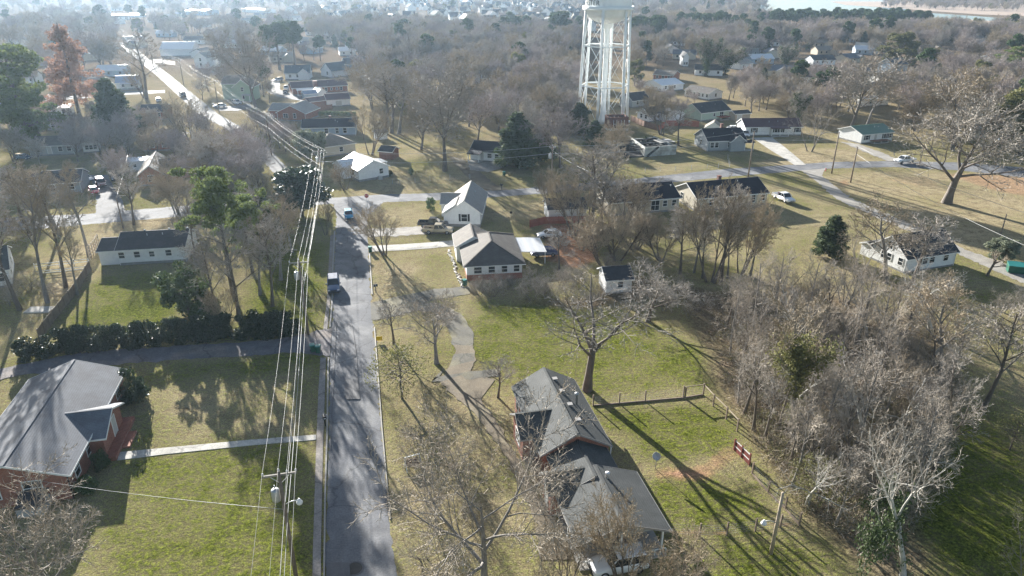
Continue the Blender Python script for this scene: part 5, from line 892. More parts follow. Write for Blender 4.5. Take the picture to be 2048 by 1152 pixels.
def grow(rn, p, d, L, r, lev, C, out):
    n = C['seg'][lev]; pts = [p.copy()]; rad = [r]; step = L / n; d = d.copy()
    for i in range(n):
        d = (d + Vector((rn.gauss(0, 1), rn.gauss(0, 1), rn.gauss(0, 1))) * C['wig'][lev] + UP * C['trop'][lev]).normalized(); p = p + d * step; pts.append(p); rad.append(max(r * (1 - (i + 1) / n * C['tap'][lev]), C['rmin']))
    out.append((lev, pts, rad))
    if lev + 1 >= len(C['seg']): return
    k = C['kids'][lev]; az = rn.uniform(0, 6.28); lo = C['lo'][lev]
    for j in range(k):
        t = min(.995, lo + (1 - lo) * (j + rn.random() * .9) / k); x = t * n; i = min(int(x), n - 1); pos = pts[i].lerp(pts[i + 1], x - i); bd = (pts[i + 1] - pts[i]).normalized(); rr = lerp(rad[i], rad[i + 1], x - i)
        az += 2.4 + rn.uniform(-.5, .5); sa = bd.orthogonal().normalized(); sb = bd.cross(sa); side = sa * math.cos(az) + sb * math.sin(az); ang = R(C['ang'][lev]) * rn.uniform(.7, 1.25)
        cd = (bd * math.cos(ang) + side * math.sin(ang)).normalized(); cl = L * C['rat'][lev] * rn.uniform(.7, 1.2) * (1.15 - .5 * t)
        grow(rn, pos, cd, cl, max(rr * C['rr'][lev], C['rmin']), lev + 1, C, out)
def bare(seed, C, tw='twig', bark='bark', tr_lev=1, rib=4, H=12.0):
    rn = random.Random(seed); out = []
    for s in range(C.get('stems', 1)):
        a = rn.uniform(0, 6.28); sp = C.get('sspread', 0); st = C.get('stems', 1); grow(rn, Vector((math.cos(a) * .25 * (st > 1), math.sin(a) * .25 * (st > 1), -.1)), (UP + Vector((math.cos(a), math.sin(a), 0)) * sp * (st > 1)).normalized(), C['L'] * (rn.uniform(.75, 1.1) if st > 1 else 1), C['r'], 0, C, out)
    T, K = Tw(), Tw(); zs = max(p.z for _, pts, _ in out for p in pts); k = H / zs
    for lev, pts, rad in out:
        pts = [p * k for p in pts]
        if lev <= tr_lev:
            if lev == 0: rad = [rad[0] * 1.35] + rad[1:]
            T.tube(pts, rad, 8 if lev == 0 else 5)
        elif lev < rib: K.tube(pts, rad, 3)
        else:
            for i in range(len(pts) - 1): K.ribbon(pts[i], pts[i + 1], max(rad[i], C['rmin']), rn)
    xs = [math.hypot(p.x, p.y) for p in K.v]; rad = sorted(xs)[int(len(xs) * .96)]
    return dict(trunk=T.mesh('trunk', [bark], True), crown=K.mesh('crown', [tw]), H=H, Rc=rad, T=T, K=K, tw=tw, bark=bark)
def cfg(kids, L=6.5, r=.26, ang=(48, 45, 42, 40), rat=(.72, .55, .5, .45), lo=(.42, .25, .2, .2), wig=(.06, .10, .12, .14, .16), trop=(.03, .06, .04, .03, .01), tap=(.72, .78, .8, .8, .7), rr=(.62, .55, .55, .6), seg=(5, 5, 4, 3, 2), rmin=.016, **k):
    return dict(kids=kids, L=L, r=r, ang=ang, rat=rat, lo=lo, wig=wig, trop=trop, tap=tap, rr=rr, seg=seg, rmin=rmin, **k)
PR = {}
# near trees: fine twigs
PR['oak'] = bare(11, cfg((8, 8, 8, 8), L=6.0, r=.3, rat=(.95, .55, .5, .48), ang=(52, 48, 45, 42), rmin=.016, lo=(.38, .22, .15, .15)), 'twig_pale', 'bark_grey', 2)
PR['hero'] = bare(29, cfg((9, 9, 9, 9), L=4.2, r=.28, rat=(1.5, .45, .45, .45), ang=(60, 46, 45, 45), lo=(.34, .22, .12, .1), seg=(4, 7, 5, 3, 2), rmin=.013, tap=(.8, .8, .8, .8, .7), trop=(.02, .07, .03, .02, 0)), 'twig_pale', 'bark_grey', 2)
PR['oakd'] = bare(12, cfg((9, 8, 8, 8), L=5.6, r=.3, rat=(1.0, .55, .5, .48), ang=(46, 48, 45, 42), rmin=.018, lo=(.36, .22, .15, .15)), 'twig', 'bark', 2)
PR['pecan'] = bare(7, cfg((6, 8, 7, 6), L=4.2, r=.24, rat=(1.7, .42, .45, .42), ang=(38, 55, 50, 45), lo=(.68, .3, .2, .2), wig=(.05, .09, .14, .16, .18), seg=(3, 8, 4, 3, 2), rmin=.013, tap=(.3, .75, .8, .8, .7)), 'twig', 'bark', 2)
PR['vase'] = bare(5, cfg((7, 7, 7, 7), L=4.0, r=.16, stems=4, sspread=.42, rat=(.7, .5, .45, .45), ang=(32, 35, 38, 40), lo=(.3, .2, .2, .2), trop=(.05, .07, .04, .02, 0), rmin=.018), 'twig_brown', 'bark', 1)
PR['slim'] = bare(13, cfg((11, 8, 7, 6), L=9.5, r=.2, rat=(.36, .5, .5, .45), ang=(48, 42, 40, 40), lo=(.4, .2, .2, .2), rmin=.019), 'twig', 'bark', 1)
PR['slimb'] = bare(14, cfg((10, 8, 7, 6), L=8.5, r=.22, rat=(.45, .5, .5, .45), ang=(40, 45, 40, 40), lo=(.45, .2, .2, .2), rmin=.019, wig=(.1, .14, .16, .2, .22)), 'twig_brown', 'bark_grey', 1)
PR['syc'] = bare(17, cfg((8, 7, 6, 5), L=6.5, r=.3, rat=(.85, .55, .5, .45), ang=(46, 48, 45, 42), wig=(.12, .16, .18, .2, .2), lo=(.4, .22, .15, .15), rmin=.013), 'twig', 'bark_pale', 2)
PR['pollard'] = bare(23, cfg((7, 9, 6), L=2.8, r=.42, rat=(.75, .55, .5), ang=(45, 40, 35), lo=(.6, .55, .2), seg=(3, 3, 3, 2), tap=(.2, .3, .8, .7)), 'twig_brown', 'bark', 1, rib=3)
PR['thorn'] = bare(31, cfg((8, 7, 6, 4), L=4.5, r=.13, stems=3, sspread=.5, rat=(.6, .5, .5, .45), ang=(45, 48, 48, 45), wig=(.14, .2, .25, .25, .25), lo=(.2, .2, .2, .2), rmin=.010), 'twig_pale', 'bark_grey', 1, rib=3)
PR['scrub'] = bare(37, cfg((7, 6, 5, 4), L=3.4, r=.09, stems=6, sspread=.7, rat=(.6, .55, .5, .45), ang=(38, 42, 45, 45), wig=(.12, .2, .25, .25, .25), trop=(.02, .02, .0, .0, 0), lo=(.2, .15, .15, .2), rmin=.009), 'twig', 'bark', 1, rib=3)
PR['slimn'] = bare(13, cfg((9, 7, 6, 5), L=9.5, r=.17, rat=(.36, .5, .5, .45), ang=(48, 42, 40, 40), lo=(.4, .2, .2, .2), rmin=.012), 'twig_pale', 'bark_grey', 1)
PR['slimbn'] = bare(14, cfg((8, 7, 6, 5), L=8.5, r=.18, rat=(.45, .5, .5, .45), ang=(40, 45, 40, 40), lo=(.45, .2, .2, .2), rmin=.012, wig=(.1, .14, .16, .2, .22)), 'twig', 'bark', 1)
PR['vasen'] = bare(6, cfg((6, 6, 6, 5), L=4.0, r=.12, stems=4, sspread=.42, rat=(.7, .5, .45, .45), ang=(32, 35, 38, 40), lo=(.3, .2, .2, .2), trop=(.05, .07, .04, .02, 0), rmin=.012), 'twig_brown', 'bark', 1)
# middle distance trees: ribbons, thicker so that the fuzz reads
MID = []
for i, (sd_, kd, tw, kw) in enumerate([(101, (9, 9, 8, 8), 'twig', dict(L=6, rat=(.9, .55, .5, .5))), (102, (9, 9, 8, 8), 'twig_mauve', dict(L=5.5, rat=(1.0, .55, .5, .5), ang=(42, 42, 40, 40))), (103, (10, 9, 8, 8), 'twig_brown', dict(L=7.5, rat=(.62, .55, .5, .5))), (104, (8, 9, 8, 8), 'twig_mauve', dict(L=5, rat=(1.1, .55, .5, .5), ang=(36, 45, 42, 40))), (105, (11, 9, 8, 8), 'twig', dict(L=8, rat=(.55, .55, .5, .5), ang=(38, 40, 40, 40))), (106, (7, 8, 8, 8), 'twig_brown', dict(L=4.6, rat=(1.2, .6, .5, .5), stems=2, sspread=.3))]):
    c = cfg(kd, r=.26, rmin=.034, lo=(.35, .15, .1, .1), seg=(4, 4, 3, 2, 2), **kw); MID.append(bare(sd_, c, tw, 'bark', 1, 3, 14.0)); PR['mid%d' % i] = MID[-1]
def clumps(seed, H, cs, nleaf, sz, leaf, bark='bark_dark', trunk=(.2, .85), limbs=True, flat=0., top=.06, extra_tw=None):
    """evergreen: cs = list of (x, y, z, rx, rz) clumps"""
    rn = random.Random(seed); K, T = Tw(), Tw(); tot = sum(c[3] ** 2 for c in cs)
    T.tube([Vector((rn.gauss(0, .05), rn.gauss(0, .05), H * trunk[1] * k / 5 - .1)) for k in range(6)], [trunk[0] * lerp(1.2, .3, k / 5) for k in range(6)], 8)
    for x, y, z, rx, rz in cs:
        if limbs and rn.random() < .7: T.tube([Vector((0, 0, max(.3, z - rx * .6))), Vector((x * .5, y * .5, z - rz * .3)), Vector((x, y, z))], [trunk[0] * .35, trunk[0] * .25, .03], 4)
        for j in range(int(nleaf * rx * rx / tot)):
            a = Vector((rn.gauss(0, 1), rn.gauss(0, 1), rn.gauss(0, 1))).normalized() * rn.uniform(.55, 1.08); K.leaf(Vector((x + a.x * rx, y + a.y * rx, z + a.z * rz)), sz * rn.uniform(.6, 1.3), rn, 0, flat)
    if extra_tw: extra_tw(T, rn)
    xs = sorted(math.hypot(p.x, p.y) for p in K.v)
    return dict(trunk=T.mesh('trunk', [bark], True), crown=K.mesh('crown', [leaf]), H=H, Rc=xs[int(len(xs) * .96)], T=T, K=K, tw=leaf, bark=bark)
def cone(rn, H, Rm, n, z0=.12, rc=(.5, 1.0), p=1.0, rag=.25):
    o = []
    for k in range(n):
        t = rn.random() ** .8; z = H * lerp(z0, .95, t); r = Rm * (1 - t) ** p * math.sqrt(rn.random()) * (1 + rn.uniform(-rag, rag)); a = rn.uniform(0, 6.28); s = lerp(rc[1], rc[0], t) * rn.uniform(.7, 1.2); o.append((r * math.cos(a), r * math.sin(a), z, s, s * .7))
    return o
def dome(rn, H, Rm, n, z0=.3, rc=(.6, 1.2), sq=.55):
    o = []
    for k in range(n):
        t = rn.random(); z = lerp(z0, .92, t) * H; w = math.sin(math.pi * lerp(.22, .93, t)) ** sq; r = Rm * w * (rn.random() ** .4); a = rn.uniform(0, 6.28); s = rn.uniform(*rc); o.append((r * math.cos(a), r * math.sin(a), z, s, s * .75))
    return o
rn = random.Random(8)
PR['magnolia'] = clumps(41, 9, dome(rn, 9, 3.0, 90, .2, (.7, 1.15)), 14000, .22, 'leaf_magnolia', trunk=(.2, .8)); PR['cedar'] = clumps(42, 10, cone(rn, 10, 2.5, 130, .08, (.45, 1.0), .65), 15000, .2, 'leaf_cedar'); PR['cedarb'] = clumps(43, 9, cone(rn, 9, 2.3, 80, .1, (.5, .95), .55, .35), 11000, .2, 'leaf_cedar')
PR['pine'] = clumps(44, 14, [(rn.gauss(0, 1.7), rn.gauss(0, 1.7), rn.uniform(7.6, 13.6), rn.uniform(.6, 1.3), rn.uniform(.4, .7)) for _ in range(44)] + [(rn.gauss(0, 2), rn.gauss(0, 2), rn.uniform(5, 8), rn.uniform(.4, .7), .4) for _ in range(5)], 8500, .19, 'leaf_pine', 'bark', trunk=(.24, .95))
PR['bigpine'] = clumps(45, 20, [(rn.gauss(0, 2.4), rn.gauss(0, 2.4), rn.uniform(3, 19), rn.uniform(.9, 1.8), rn.uniform(.5, .9)) for _ in range(95)], 19000, .28, 'leaf_pine', 'bark', trunk=(.34, .95)); PR['farpine'] = clumps(46, 16, dome(rn, 16, 3.0, 26, .5, (.8, 1.7)), 4200, .42, 'leaf_far_pine', 'bark', trunk=(.3, .9)); PR['farpineb'] = clumps(47, 16, dome(rn, 16, 3.6, 22, .6, (.9, 1.8)), 4200, .42, 'leaf_far_pine', 'bark', trunk=(.3, .9))
PR['olive'] = clumps(48, 12, dome(rn, 12, 4, 55, .15, (.6, 1.3)), 10000, .25, 'leaf_olive', 'bark', trunk=(.25, .8)); PR['wispy'] = clumps(49, 6, dome(rn, 6, 3.0, 70, .3, (.4, .9)), 2600, .1, 'leaf_olive', 'bark', trunk=(.12, .7)); PR['shrub'] = clumps(50, 2.2, dome(rn, 2.2, .95, 34, .08, (.3, .5), .35), 3600, .1, 'leaf_hedge', trunk=(.05, .5), limbs=False)
PR['shrubb'] = clumps(51, 2.2, dome(rn, 2.2, .95, 28, .1, (.28, .52), .4), 3600, .1, 'leaf_hedge', trunk=(.05, .5), limbs=False); PR['bush'] = clumps(52, 2, dome(rn, 2, 1.1, 30, .1, (.3, .5), .4), 3500, .09, 'leaf_bush', trunk=(.05, .5), limbs=False); PR['palebush'] = clumps(53, 6, dome(rn, 6, 2.6, 50, .2, (.5, .9), .4), 10000, .18, 'leaf_white', trunk=(.15, .6))
def ct(T, rn):
    for k in range(26):
        z = rn.uniform(4, 17); a = rn.uniform(0, 6.28); r = (19 - z) * .3; T.tube([Vector((0, 0, z)), Vector((math.cos(a) * r, math.sin(a) * r, z + r * .35))], [.08, .02], 4)
PR['rust'] = clumps(54, 19, cone(rn, 19, 6.2, 170, .16, (.6, 1.3), .6, .2), 16000, .2, 'leaf_rust', 'bark', trunk=(.32, .97), limbs=False, extra_tw=ct)
PR['holly'] = clumps(55, 6, dome(rn, 6, 2.2, 45, .08, (.4, .9), .4), 6500, .15, 'leaf_ivy', trunk=(.12, .7))
def ivy_tree(seed, base, frac, leaf='leaf_ivy', n=5000, sz=.15, wide=.35):
    """bare tree whose trunk and lower limbs are wrapped in ivy"""
    rn = random.Random(seed); K = Tw(); b = PR[base]; V = b['T'].v; lim = b['H'] * frac
    V = [p for p in V if p.z < lim]
    for k in range(n): p = rn.choice(V); K.leaf(p + Vector((rn.gauss(0, wide), rn.gauss(0, wide), rn.gauss(0, wide))), sz * rn.uniform(.6, 1.3), rn)
    return K.mesh('ivy', [leaf])
IVY = {'ivyoak': ('mid0', ivy_tree(61, 'mid0', .8, n=4500, sz=.28, wide=.45)), 'ivysyc': ('syc', ivy_tree(62, 'syc', .42, n=3500)), 'ivyslim': ('slimb', ivy_tree(63, 'slimb', .62, 'leaf_olive', 6000, .12, .4))}
def tree(kind, px, top, wpx=None, label='', group=None, cat='tree', name=None, hgt=None, rz=None, split=True, thin=1.0, p=None):
    ivy = None; k0 = kind
    if kind in IVY: k0, ivy = IVY[kind]
    P = PR[k0]; p = p or at(*px); H = hgt or rise_to(p, top); sz = H / P['H']; sx = sz if wpx is None else wpx * pxw(p) / (2 * P['Rc']); sx = max(min(sx, sz * 1.6), sz * .5)
    nm = name or {'cedar': 'cedar_tree', 'cedarb': 'cedar_tree', 'pine': 'pine_tree', 'bigpine': 'pine_tree', 'farpine': 'pine_tree', 'farpineb': 'pine_tree', 'magnolia': 'evergreen_tree', 'rust': 'cypress_tree', 'shrub': 'shrub', 'shrubb': 'shrub', 'bush': 'shrub', 'holly': 'shrub', 'scrub': 'bare_shrub', 'thorn': 'bare_tree'}.get(kind, 'bare_tree')
    if split:
        t = thing(nm, label, cat, p, rz if rz is not None else random.Random(px[0] * 7 + px[1]).uniform(0, 6.28), group); t.scale = (sx, sx, sz); link('trunk', P['trunk'], t); link('crown', P['crown'], t)
        if ivy: link('ivy', ivy, t)
    else:
        if 'whole' not in P:
            W = Tw(); W.v = P['T'].v + P['K'].v; n0 = len(P['T'].v); W.q = P['T'].q + [tuple(i + n0 for i in q) for q in P['K'].q]; W.m = [0] * len(P['T'].q) + [1] * len(P['K'].q); P['whole'] = W.mesh('tree', [P['bark'], P['tw']])
        t = link(nm, P['whole'], None, p, rz or 0); t.scale = (sx, sx, sz); tag(t, label, cat, group)
    return t
rr = random.Random(77)
for kind, px, top, wpx, lab in [
    ('hero', (965, 1190), 790, 450, 'large bare tree with pale spreading limbs leaning over the near end of the street'), ('pecan', (1174, 780), 535, 330, 'thick trunked bare tree with lopped arching limbs behind the long grey roofed house'), ('oak', (873, 727), 585, 165, 'bare tree with forked pale limbs on the grassy island of the loop drive'), ('slim', (788, 688), 600, 105, 'slender bare tree between the street and the forked island tree'),
    ('wispy', (803, 797), 688, 130, 'thin leaved olive green tree on the street verge'), ('slim', (996, 795), 712, 75, 'small bare tree standing before the long grey roofed house'), ('vase', (771, 510), 402, 118, 'vase shaped bare tree by the concrete driveway mouth'), ('oakd', (1893, 406), 150, 290, 'large bare tree alone on the dry field below the red bank'),
    ('slim', (1360, 548), 410, 90, 'tall bare trunk leading the clump before the beige houses'), ('slimb', (1388, 545), 400, 80, 'bare tree second along the clump before the beige houses'), ('vase', (1420, 566), 355, 150, 'many stemmed bare tree in the middle of the clump before the beige houses'), ('slim', (1442, 562), 370, 110, 'tall bare tree behind the many stemmed one'), ('vase', (1478, 548), 372, 120, 'many stemmed bare tree at the open end of the clump'), ('slimb', (1500, 552), 440, 90, 'leaning bare tree at the open end of the clump'), ('vase', (1322, 520), 420, 130, 'bare tree with fine twigs before the nearer beige house'), ('slim', (1405, 556), 430, 70, 'thin bare tree tucked into the clump beside the many stemmed one'), ('slimb', (1455, 556), 415, 70, 'thin bare tree between the two many stemmed trees'),
    ('oakd', (1296, 643), 520, 170, 'bare tree beside the small white shed'), ('slim', (1182, 448), 285, 170, 'tall bare tree rising in front of the beige house end'), ('vase', (1210, 372), 288, 130, 'many stemmed bare tree on the far verge of the cross street'), ('vase', (1240, 470), 345, 150, 'bare tree before the half hidden beige house'), ('vase', (1205, 528), 420, 130, 'twiggy bare tree in the scrub beside the bleached fence'), ('vase', (1270, 500), 425, 140, 'twiggy bare tree in the scrub below the beige house'), ('slim', (1118, 540), 455, 70, 'small bare tree between the tarpaulin car and the scrub'), ('thorn', (1165, 500), 410, 80, 'tangled bare tree behind the bleached fence'),
    ('slimb', (1771, 565), 395, 165, 'tall bare tree standing before the sunlit gable of the cottage'), ('thorn', (1722, 560), 440, 110, 'bare young tree left of the white cottage'), ('slim', (1820, 580), 430, 140, 'tall bare tree before the cottage front wall'), ('pollard', (1974, 552), 500, 66, 'small pollarded tree with knobbly crown by the gravel lane'), ('slim', (1966, 818), 590, 150, 'tall bare tree on the open grass beyond the thicket'), ('slimb', (1878, 775), 560, 170, 'leaning bare tree at the thicket edge'), ('ivysyc', (1806, 1165), 830, 260, 'white barked bare tree with ivy round its foot at the thicket end'), ('ivyslim', (1582, 860), 560, 180, 'tall vine wrapped bare tree at the thicket corner above the red fence'), ('syc', (1845, 960), 850, 130, 'pale leaning bare tree beside the white barked one'),
    ('thorn', (2050, 1190), 1010, 110, 'pale twiggy tree top in the lower corner of the grass'), ('oak', (135, 1235), 925, 330, 'dense bare tree crown before the red brick house'), ('vase', (1250, 1185), 985, 190, 'grey twiggy bush before the open carport'), ('vase', (1340, 1205), 1050, 170, 'grey twiggy bush beyond the white car'), ('vase', (1130, 1200), 1060, 150, 'low twiggy bush between earth drive and white car'),
    ('slimb', (95, 605), 330, 130, 'tall bare tree by the small concrete slab'), ('slim', (132, 575), 345, 110, 'tall bare tree just beyond the small concrete slab'), ('slimb', (178, 512), 310, 110, 'tall bare tree with thick limb near the trellis'), ('slim', (268, 450), 325, 70, 'slender bare tree at the front yard of the white ranch house'), ('slim', (40, 620), 360, 130, 'tall bare tree nearest the picture edge in the trunk row'), ('slimb', (155, 590), 430, 80, 'thin bare tree leaning beside the dark board fence'), ('slim', (15, 520), 320, 130, 'bare tree crown before the grey walled ranch'), ('slimb', (120, 470), 320, 130, 'bare tree on the verge before the grey walled ranch'), ('slim', (60, 470), 330, 120, 'bare tree shading the verge at the picture edge'),
    ('slim', (392, 520), 380, 70, 'slender bare tree at the end wall of the white ranch house'), ('pine', (466, 590), 335, 135, 'tall pine with high bushy crown near the street crossing'), ('pine', (505, 545), 390, 110, 'second pine with thinner crown beside the tall one'), ('slim', (430, 640), 470, 90, 'bare tree under the tall pine'), ('slimb', (520, 590), 430, 100, 'bare tree between the pines and the utility pole'), ('slim', (500, 500), 370, 90, 'bare tree beyond the second pine'), ('vase', (505, 415), 320, 120, 'spreading bare tree before the far street junction'), ('holly', (382, 640), 520, 100, 'dense dark green holly bush behind the clipped hedge'), ('bush', (420, 650), 600, 60, 'small green bush at the foot of the dark holly'), ('vase', (450, 655), 560, 80, 'low bare bush between holly and pine trunks'), ('slim', (545, 612), 430, 110, 'bare tree near the lawn edge beyond the clipped hedge end'), ('slimb', (562, 560), 400, 110, 'bare tree left of the hedge end utility pole, farther back'), ('slim', (478, 640), 440, 120, 'tall bare tree just behind the hedge between holly and pole'), ('cedarb', (530, 480), 380, 70, 'dark evergreen between the second pine and the round glossy one'), ('slimb', (585, 505), 380, 80, 'bare tree on the grass below the round glossy evergreen'),
    ('magnolia', (604, 432), 332, 105, 'round glossy dark evergreen at the street crossing'), ('vase', (652, 470), 400, 40, 'vine covered stub beside the crossing utility pole'), ('bigpine', (62, 300), 84, 140, 'big pine with yellow green crown near the bright side street'), ('rust', (163, 245), 38, 118, 'rusty orange bald cypress taller than its neighbours'), ('cedar', (238, 290), 152, 85, 'dark pointed conifer before the barn red house'),
    ('slim', (293, 198), 62, 100, 'tall bare tree beside the far street below the wire line'), ('vase', (385, 292), 185, 120, 'vase shaped bare tree by the tan hipped roof'), ('mid0', (512, 215), 40, 130, 'tall bare tree rising behind the green two storey house'), ('vase', (290, 195), 125, 60, 'small bare tree near the blue grey roofed house'), ('farpine', (560, 140), 40, 60, 'green topped pine behind the white teal roofed house'), ('farpine', (590, 130), 38, 50, 'green topped pine beside the first one behind the teal roof'), ('mid0', (890, 342), 110, 190, 'big bare tree standing on the lawn before the carport cottage'),
    ('slim', (772, 268), 125, 120, 'first of the tall trunks behind the small pump shed'), ('slim', (783, 266), 135, 120, 'second of the tall trunks behind the small pump shed'), ('slimb', (798, 268), 140, 110, 'third of the tall trunks behind the small pump shed'), ('vase', (740, 310), 200, 90, 'bare tree before the blue grey house end'), ('cedar', (1034, 334), 220, 88, 'broad dark cedar beside the carport cottage'), ('cedar', (1188, 296), 238, 90, 'dense dark cedar at the foot of the tower'), ('cedarb', (1158, 268), 204, 55, 'slim dark cedar left of the tower foot'), ('cedar', (1290, 292), 272, 18, 'tiny cedar growing in the ruined foundation'),
    ('thorn', (1620, 302), 190, 105, 'pale pinkish bare tree before the white ranch house'), ('mid0', (1700, 262), 92, 165, 'big bare tree behind the green roofed house'), ('slimb', (1732, 256), 150, 110, 'bare tree behind the green roofed house, thinner one'), ('ivyoak', (1597, 246), 172, 62, 'ivy wrapped tree behind the white ranch house'), ('ivyoak', (1410, 152), 60, 60, 'ivy wrapped tree in the wood beyond the row of small windows'), ('ivyoak', (1448, 150), 85, 80, 'broad ivy covered tree at the edge of the far clearing'), ('ivyoak', (1568, 140), 82, 50, 'ivy covered trunk near the small brown cabin'), ('cedar', (1658, 512), 428, 66, 'dark cedar alone on the grass left of the white cottage'), ('slim', (1357, 290), 212, 60, 'bare tree before the red board fence'), ('vase', (1325, 270), 175, 95, 'bare tree before the white gabled house with board fence'),
    ('olive', (2040, 310), 180, 150, 'olive green leafy tree at the picture edge'), ('mid2', (1905, 300), 130, 150, 'tall bare tree beyond the verge pole'), ('olive', (1788, 130), 62, 80, 'vine green tree rising behind the blue house'), ('bigpine', (2025, 165), 92, 85, 'dark green pine clump at the picture edge'), ('farpineb', (1990, 90), 64, 28, 'round green tree before the lake inlet'), ('cedarb', (2060, 260), 120, 90, 'tall green tree cut by the picture edge'), ('palebush', (624, 322), 255, 62, 'round pale leaved evergreen before the cream house'), ('olive', (812, 235), 185, 26, 'small yellow green tree in the wood behind tall trunks'), ('farpine', (1120, 85), 20, 50, 'broad green pine left of the water tower'), ('farpine', (810, 85), 36, 36, 'pine standing before the distant estate'), ('farpine', (795, 88), 44, 30, 'smaller pine before the distant estate'), ('vase', (690, 380), 318, 60, 'reddish bare shrub tree beside the shining metal roof'),
    ('cedar', (1082, 322), 252, 52, 'dark cedar between the carport cottage and the dark pole'), ('mid1', (1120, 335), 205, 120, 'bare tree between cedars left of the ruined foundation'), ('mid0', (1060, 300), 190, 110, 'bare tree behind the broad dark cedar'), ('mid2', (1225, 330), 240, 80, 'bare tree at the corner of the ruined foundation'), ('mid3', (955, 290), 170, 110, 'bare tree behind the carport cottage'), ('mid5', (840, 300), 170, 110, 'bare tree between the small pump shed and the big lawn tree'),
    ('vase', (1100, 420), 330, 80, 'bare tree beside the white garage'), ('vase', (1150, 470), 330, 130, 'dense twiggy bare tree behind the white garage'), ('vase', (1235, 520), 395, 140, 'dense twiggy bare tree below the half hidden beige house'), ('slim', (1205, 470), 350, 100, 'twiggy bare tree close to the bleached fence top'),
    ('mid0', (440, 375), 250, 130, 'broad bare tree in the yard before the far street junction'), ('mid3', (480, 400), 290, 120, 'broad bare tree near the far street junction'), ('mid1', (240, 385), 290, 70, 'bare tree beside the parked cars'), ('mid5', (360, 430), 330, 110, 'bare tree on the corner of the cross street before the pines')]:
    cat = 'shrub' if kind in ('bush', 'holly', 'scrub') else 'tree'
    tree(kind, px, top, wpx, lab, cat=cat); BLOCKED.append((at(*px).x, at(*px).y, 2.5))
# clipped hedge, shrubs by houses
hp = [(52, 718), (92, 712), (128, 705), (152, 702), (178, 700), (206, 698), (232, 696), (268, 692), (292, 690), (318, 688), (346, 686), (372, 683), (398, 681), (422, 679), (448, 676), (490, 674), (512, 673), (535, 672), (558, 671), (580, 668)]
for i, px in enumerate(hp): tree('shrub' if i % 2 else 'shrubb', px, px[1] - (47 if i not in (0, 1) else 38) - rr.uniform(-2, 2), 42 + rr.uniform(-2, 5), 'dark evergreen shrub in the clipped hedge along the dark drive', 'shrubs of the clipped hedge row', 'shrub')
for kind, px, top, wpx, lab in [('shrub', (272, 800), 736, 52, 'round glossy bush at the corner of the red brick house'), ('bush', (205, 938), 903, 34, 'small yellow green bush beside the brick porch steps'), ('bush', (176, 985), 955, 42, 'small bright green bush at the near brick corner'), ('shrub', (228, 838), 815, 20, 'little dark bush by the brick porch'), ('bush', (862, 420), 395, 20, 'bushy green shrub at the side door of the white corner house'), ('shrub', (779, 352), 340, 14, 'dark bush at the corner of the shining metal roofed house'), ('shrub', (725, 158), 145, 12, 'dark bush before the steep white gabled house'), ('bush', (822, 350), 335, 5, 'narrow little shrub on the lawn behind the metal roofed house'), ('scrub', (1490, 600), 540, 90, 'pinkish scrub at the top of the thicket'), ('wispy', (2020, 900), 835, 90, 'green bush mass on the grass beyond the thicket'), ('wispy', (1630, 1010), 915, 120, 'loose green bush under the near thicket'), ('wispy', (1770, 760), 715, 30, 'bright green bush inside the thicket'), ('wispy', (400, 600), 545, 60, 'loose olive bush under the pines'), ('palebush', (2000, 520), 475, 60, 'grey green bush by the dumpster')]:
    tree(kind, px, top, wpx, lab, cat='shrub', name='shrub')
# long green hedge strip behind the blue grey house
mb = Tw(); rn = random.Random(4)
for k in range(2600): p = at(rn.uniform(628, 712), 232); mb.leaf(Vector((p.x + rn.gauss(0, .1), p.y + rn.uniform(-.8, .8), rn.uniform(.1, 1.5))), .22, rn)
tag(link('hedge', mb.mesh('hedge', ['leaf_bush'])), 'long trimmed green hedge strip between brick house and blue grey house', 'hedge')
# thicket: individual bare trees and scrub
THK = [(1440, 640), (1520, 590), (1620, 600), (1740, 610), (1850, 640), (1920, 740), (1900, 880), (1860, 1010), (1760, 1080), (1640, 1050), (1560, 960), (1500, 850), (1450, 760)]
TX = np.array([p[0] for p in THK]); rr = random.Random(12); n = 0; tries = 0; spots = []
while n < 118 and tries < 5000:
    tries += 1; u, v = rr.uniform(1420, 1930), rr.uniform(580, 1080)
    if not inpoly(np.array([u]), np.array([v]), THK)[0]: continue
    p = at(u, v)
    if any((p.x - x) ** 2 + (p.y - y) ** 2 < 3.2 for x, y in spots): continue
    spots.append((p.x, p.y)); k = rr.choice(('thorn', 'scrub', 'slimn', 'thorn', 'slimn', 'vasen', 'slimbn', 'syc', 'slimbn')); H = {'thorn': 6, 'scrub': 4, 'slimn': 10, 'vasen': 7.5, 'slimbn': 9.5, 'syc': 9}[k] * rr.uniform(.75, 1.25)
    tree(k, (u, v), 0, None, name='bare_shrub' if k in ('scrub', 'thorn') else None, label={'scrub': 'low tangled bare bush in the thicket', 'slimn': 'slender bare tree rising from the thicket', 'slimbn': 'slender bare tree rising from the thicket', 'syc': 'pale barked bare tree in the thicket'}.get(k, 'tangled bare bush in the thicket'), group='bare trees and bushes of the thicket', cat='shrub' if k in ('scrub', 'thorn') else 'tree', hgt=H, rz=rr.uniform(0, 6)); n += 1
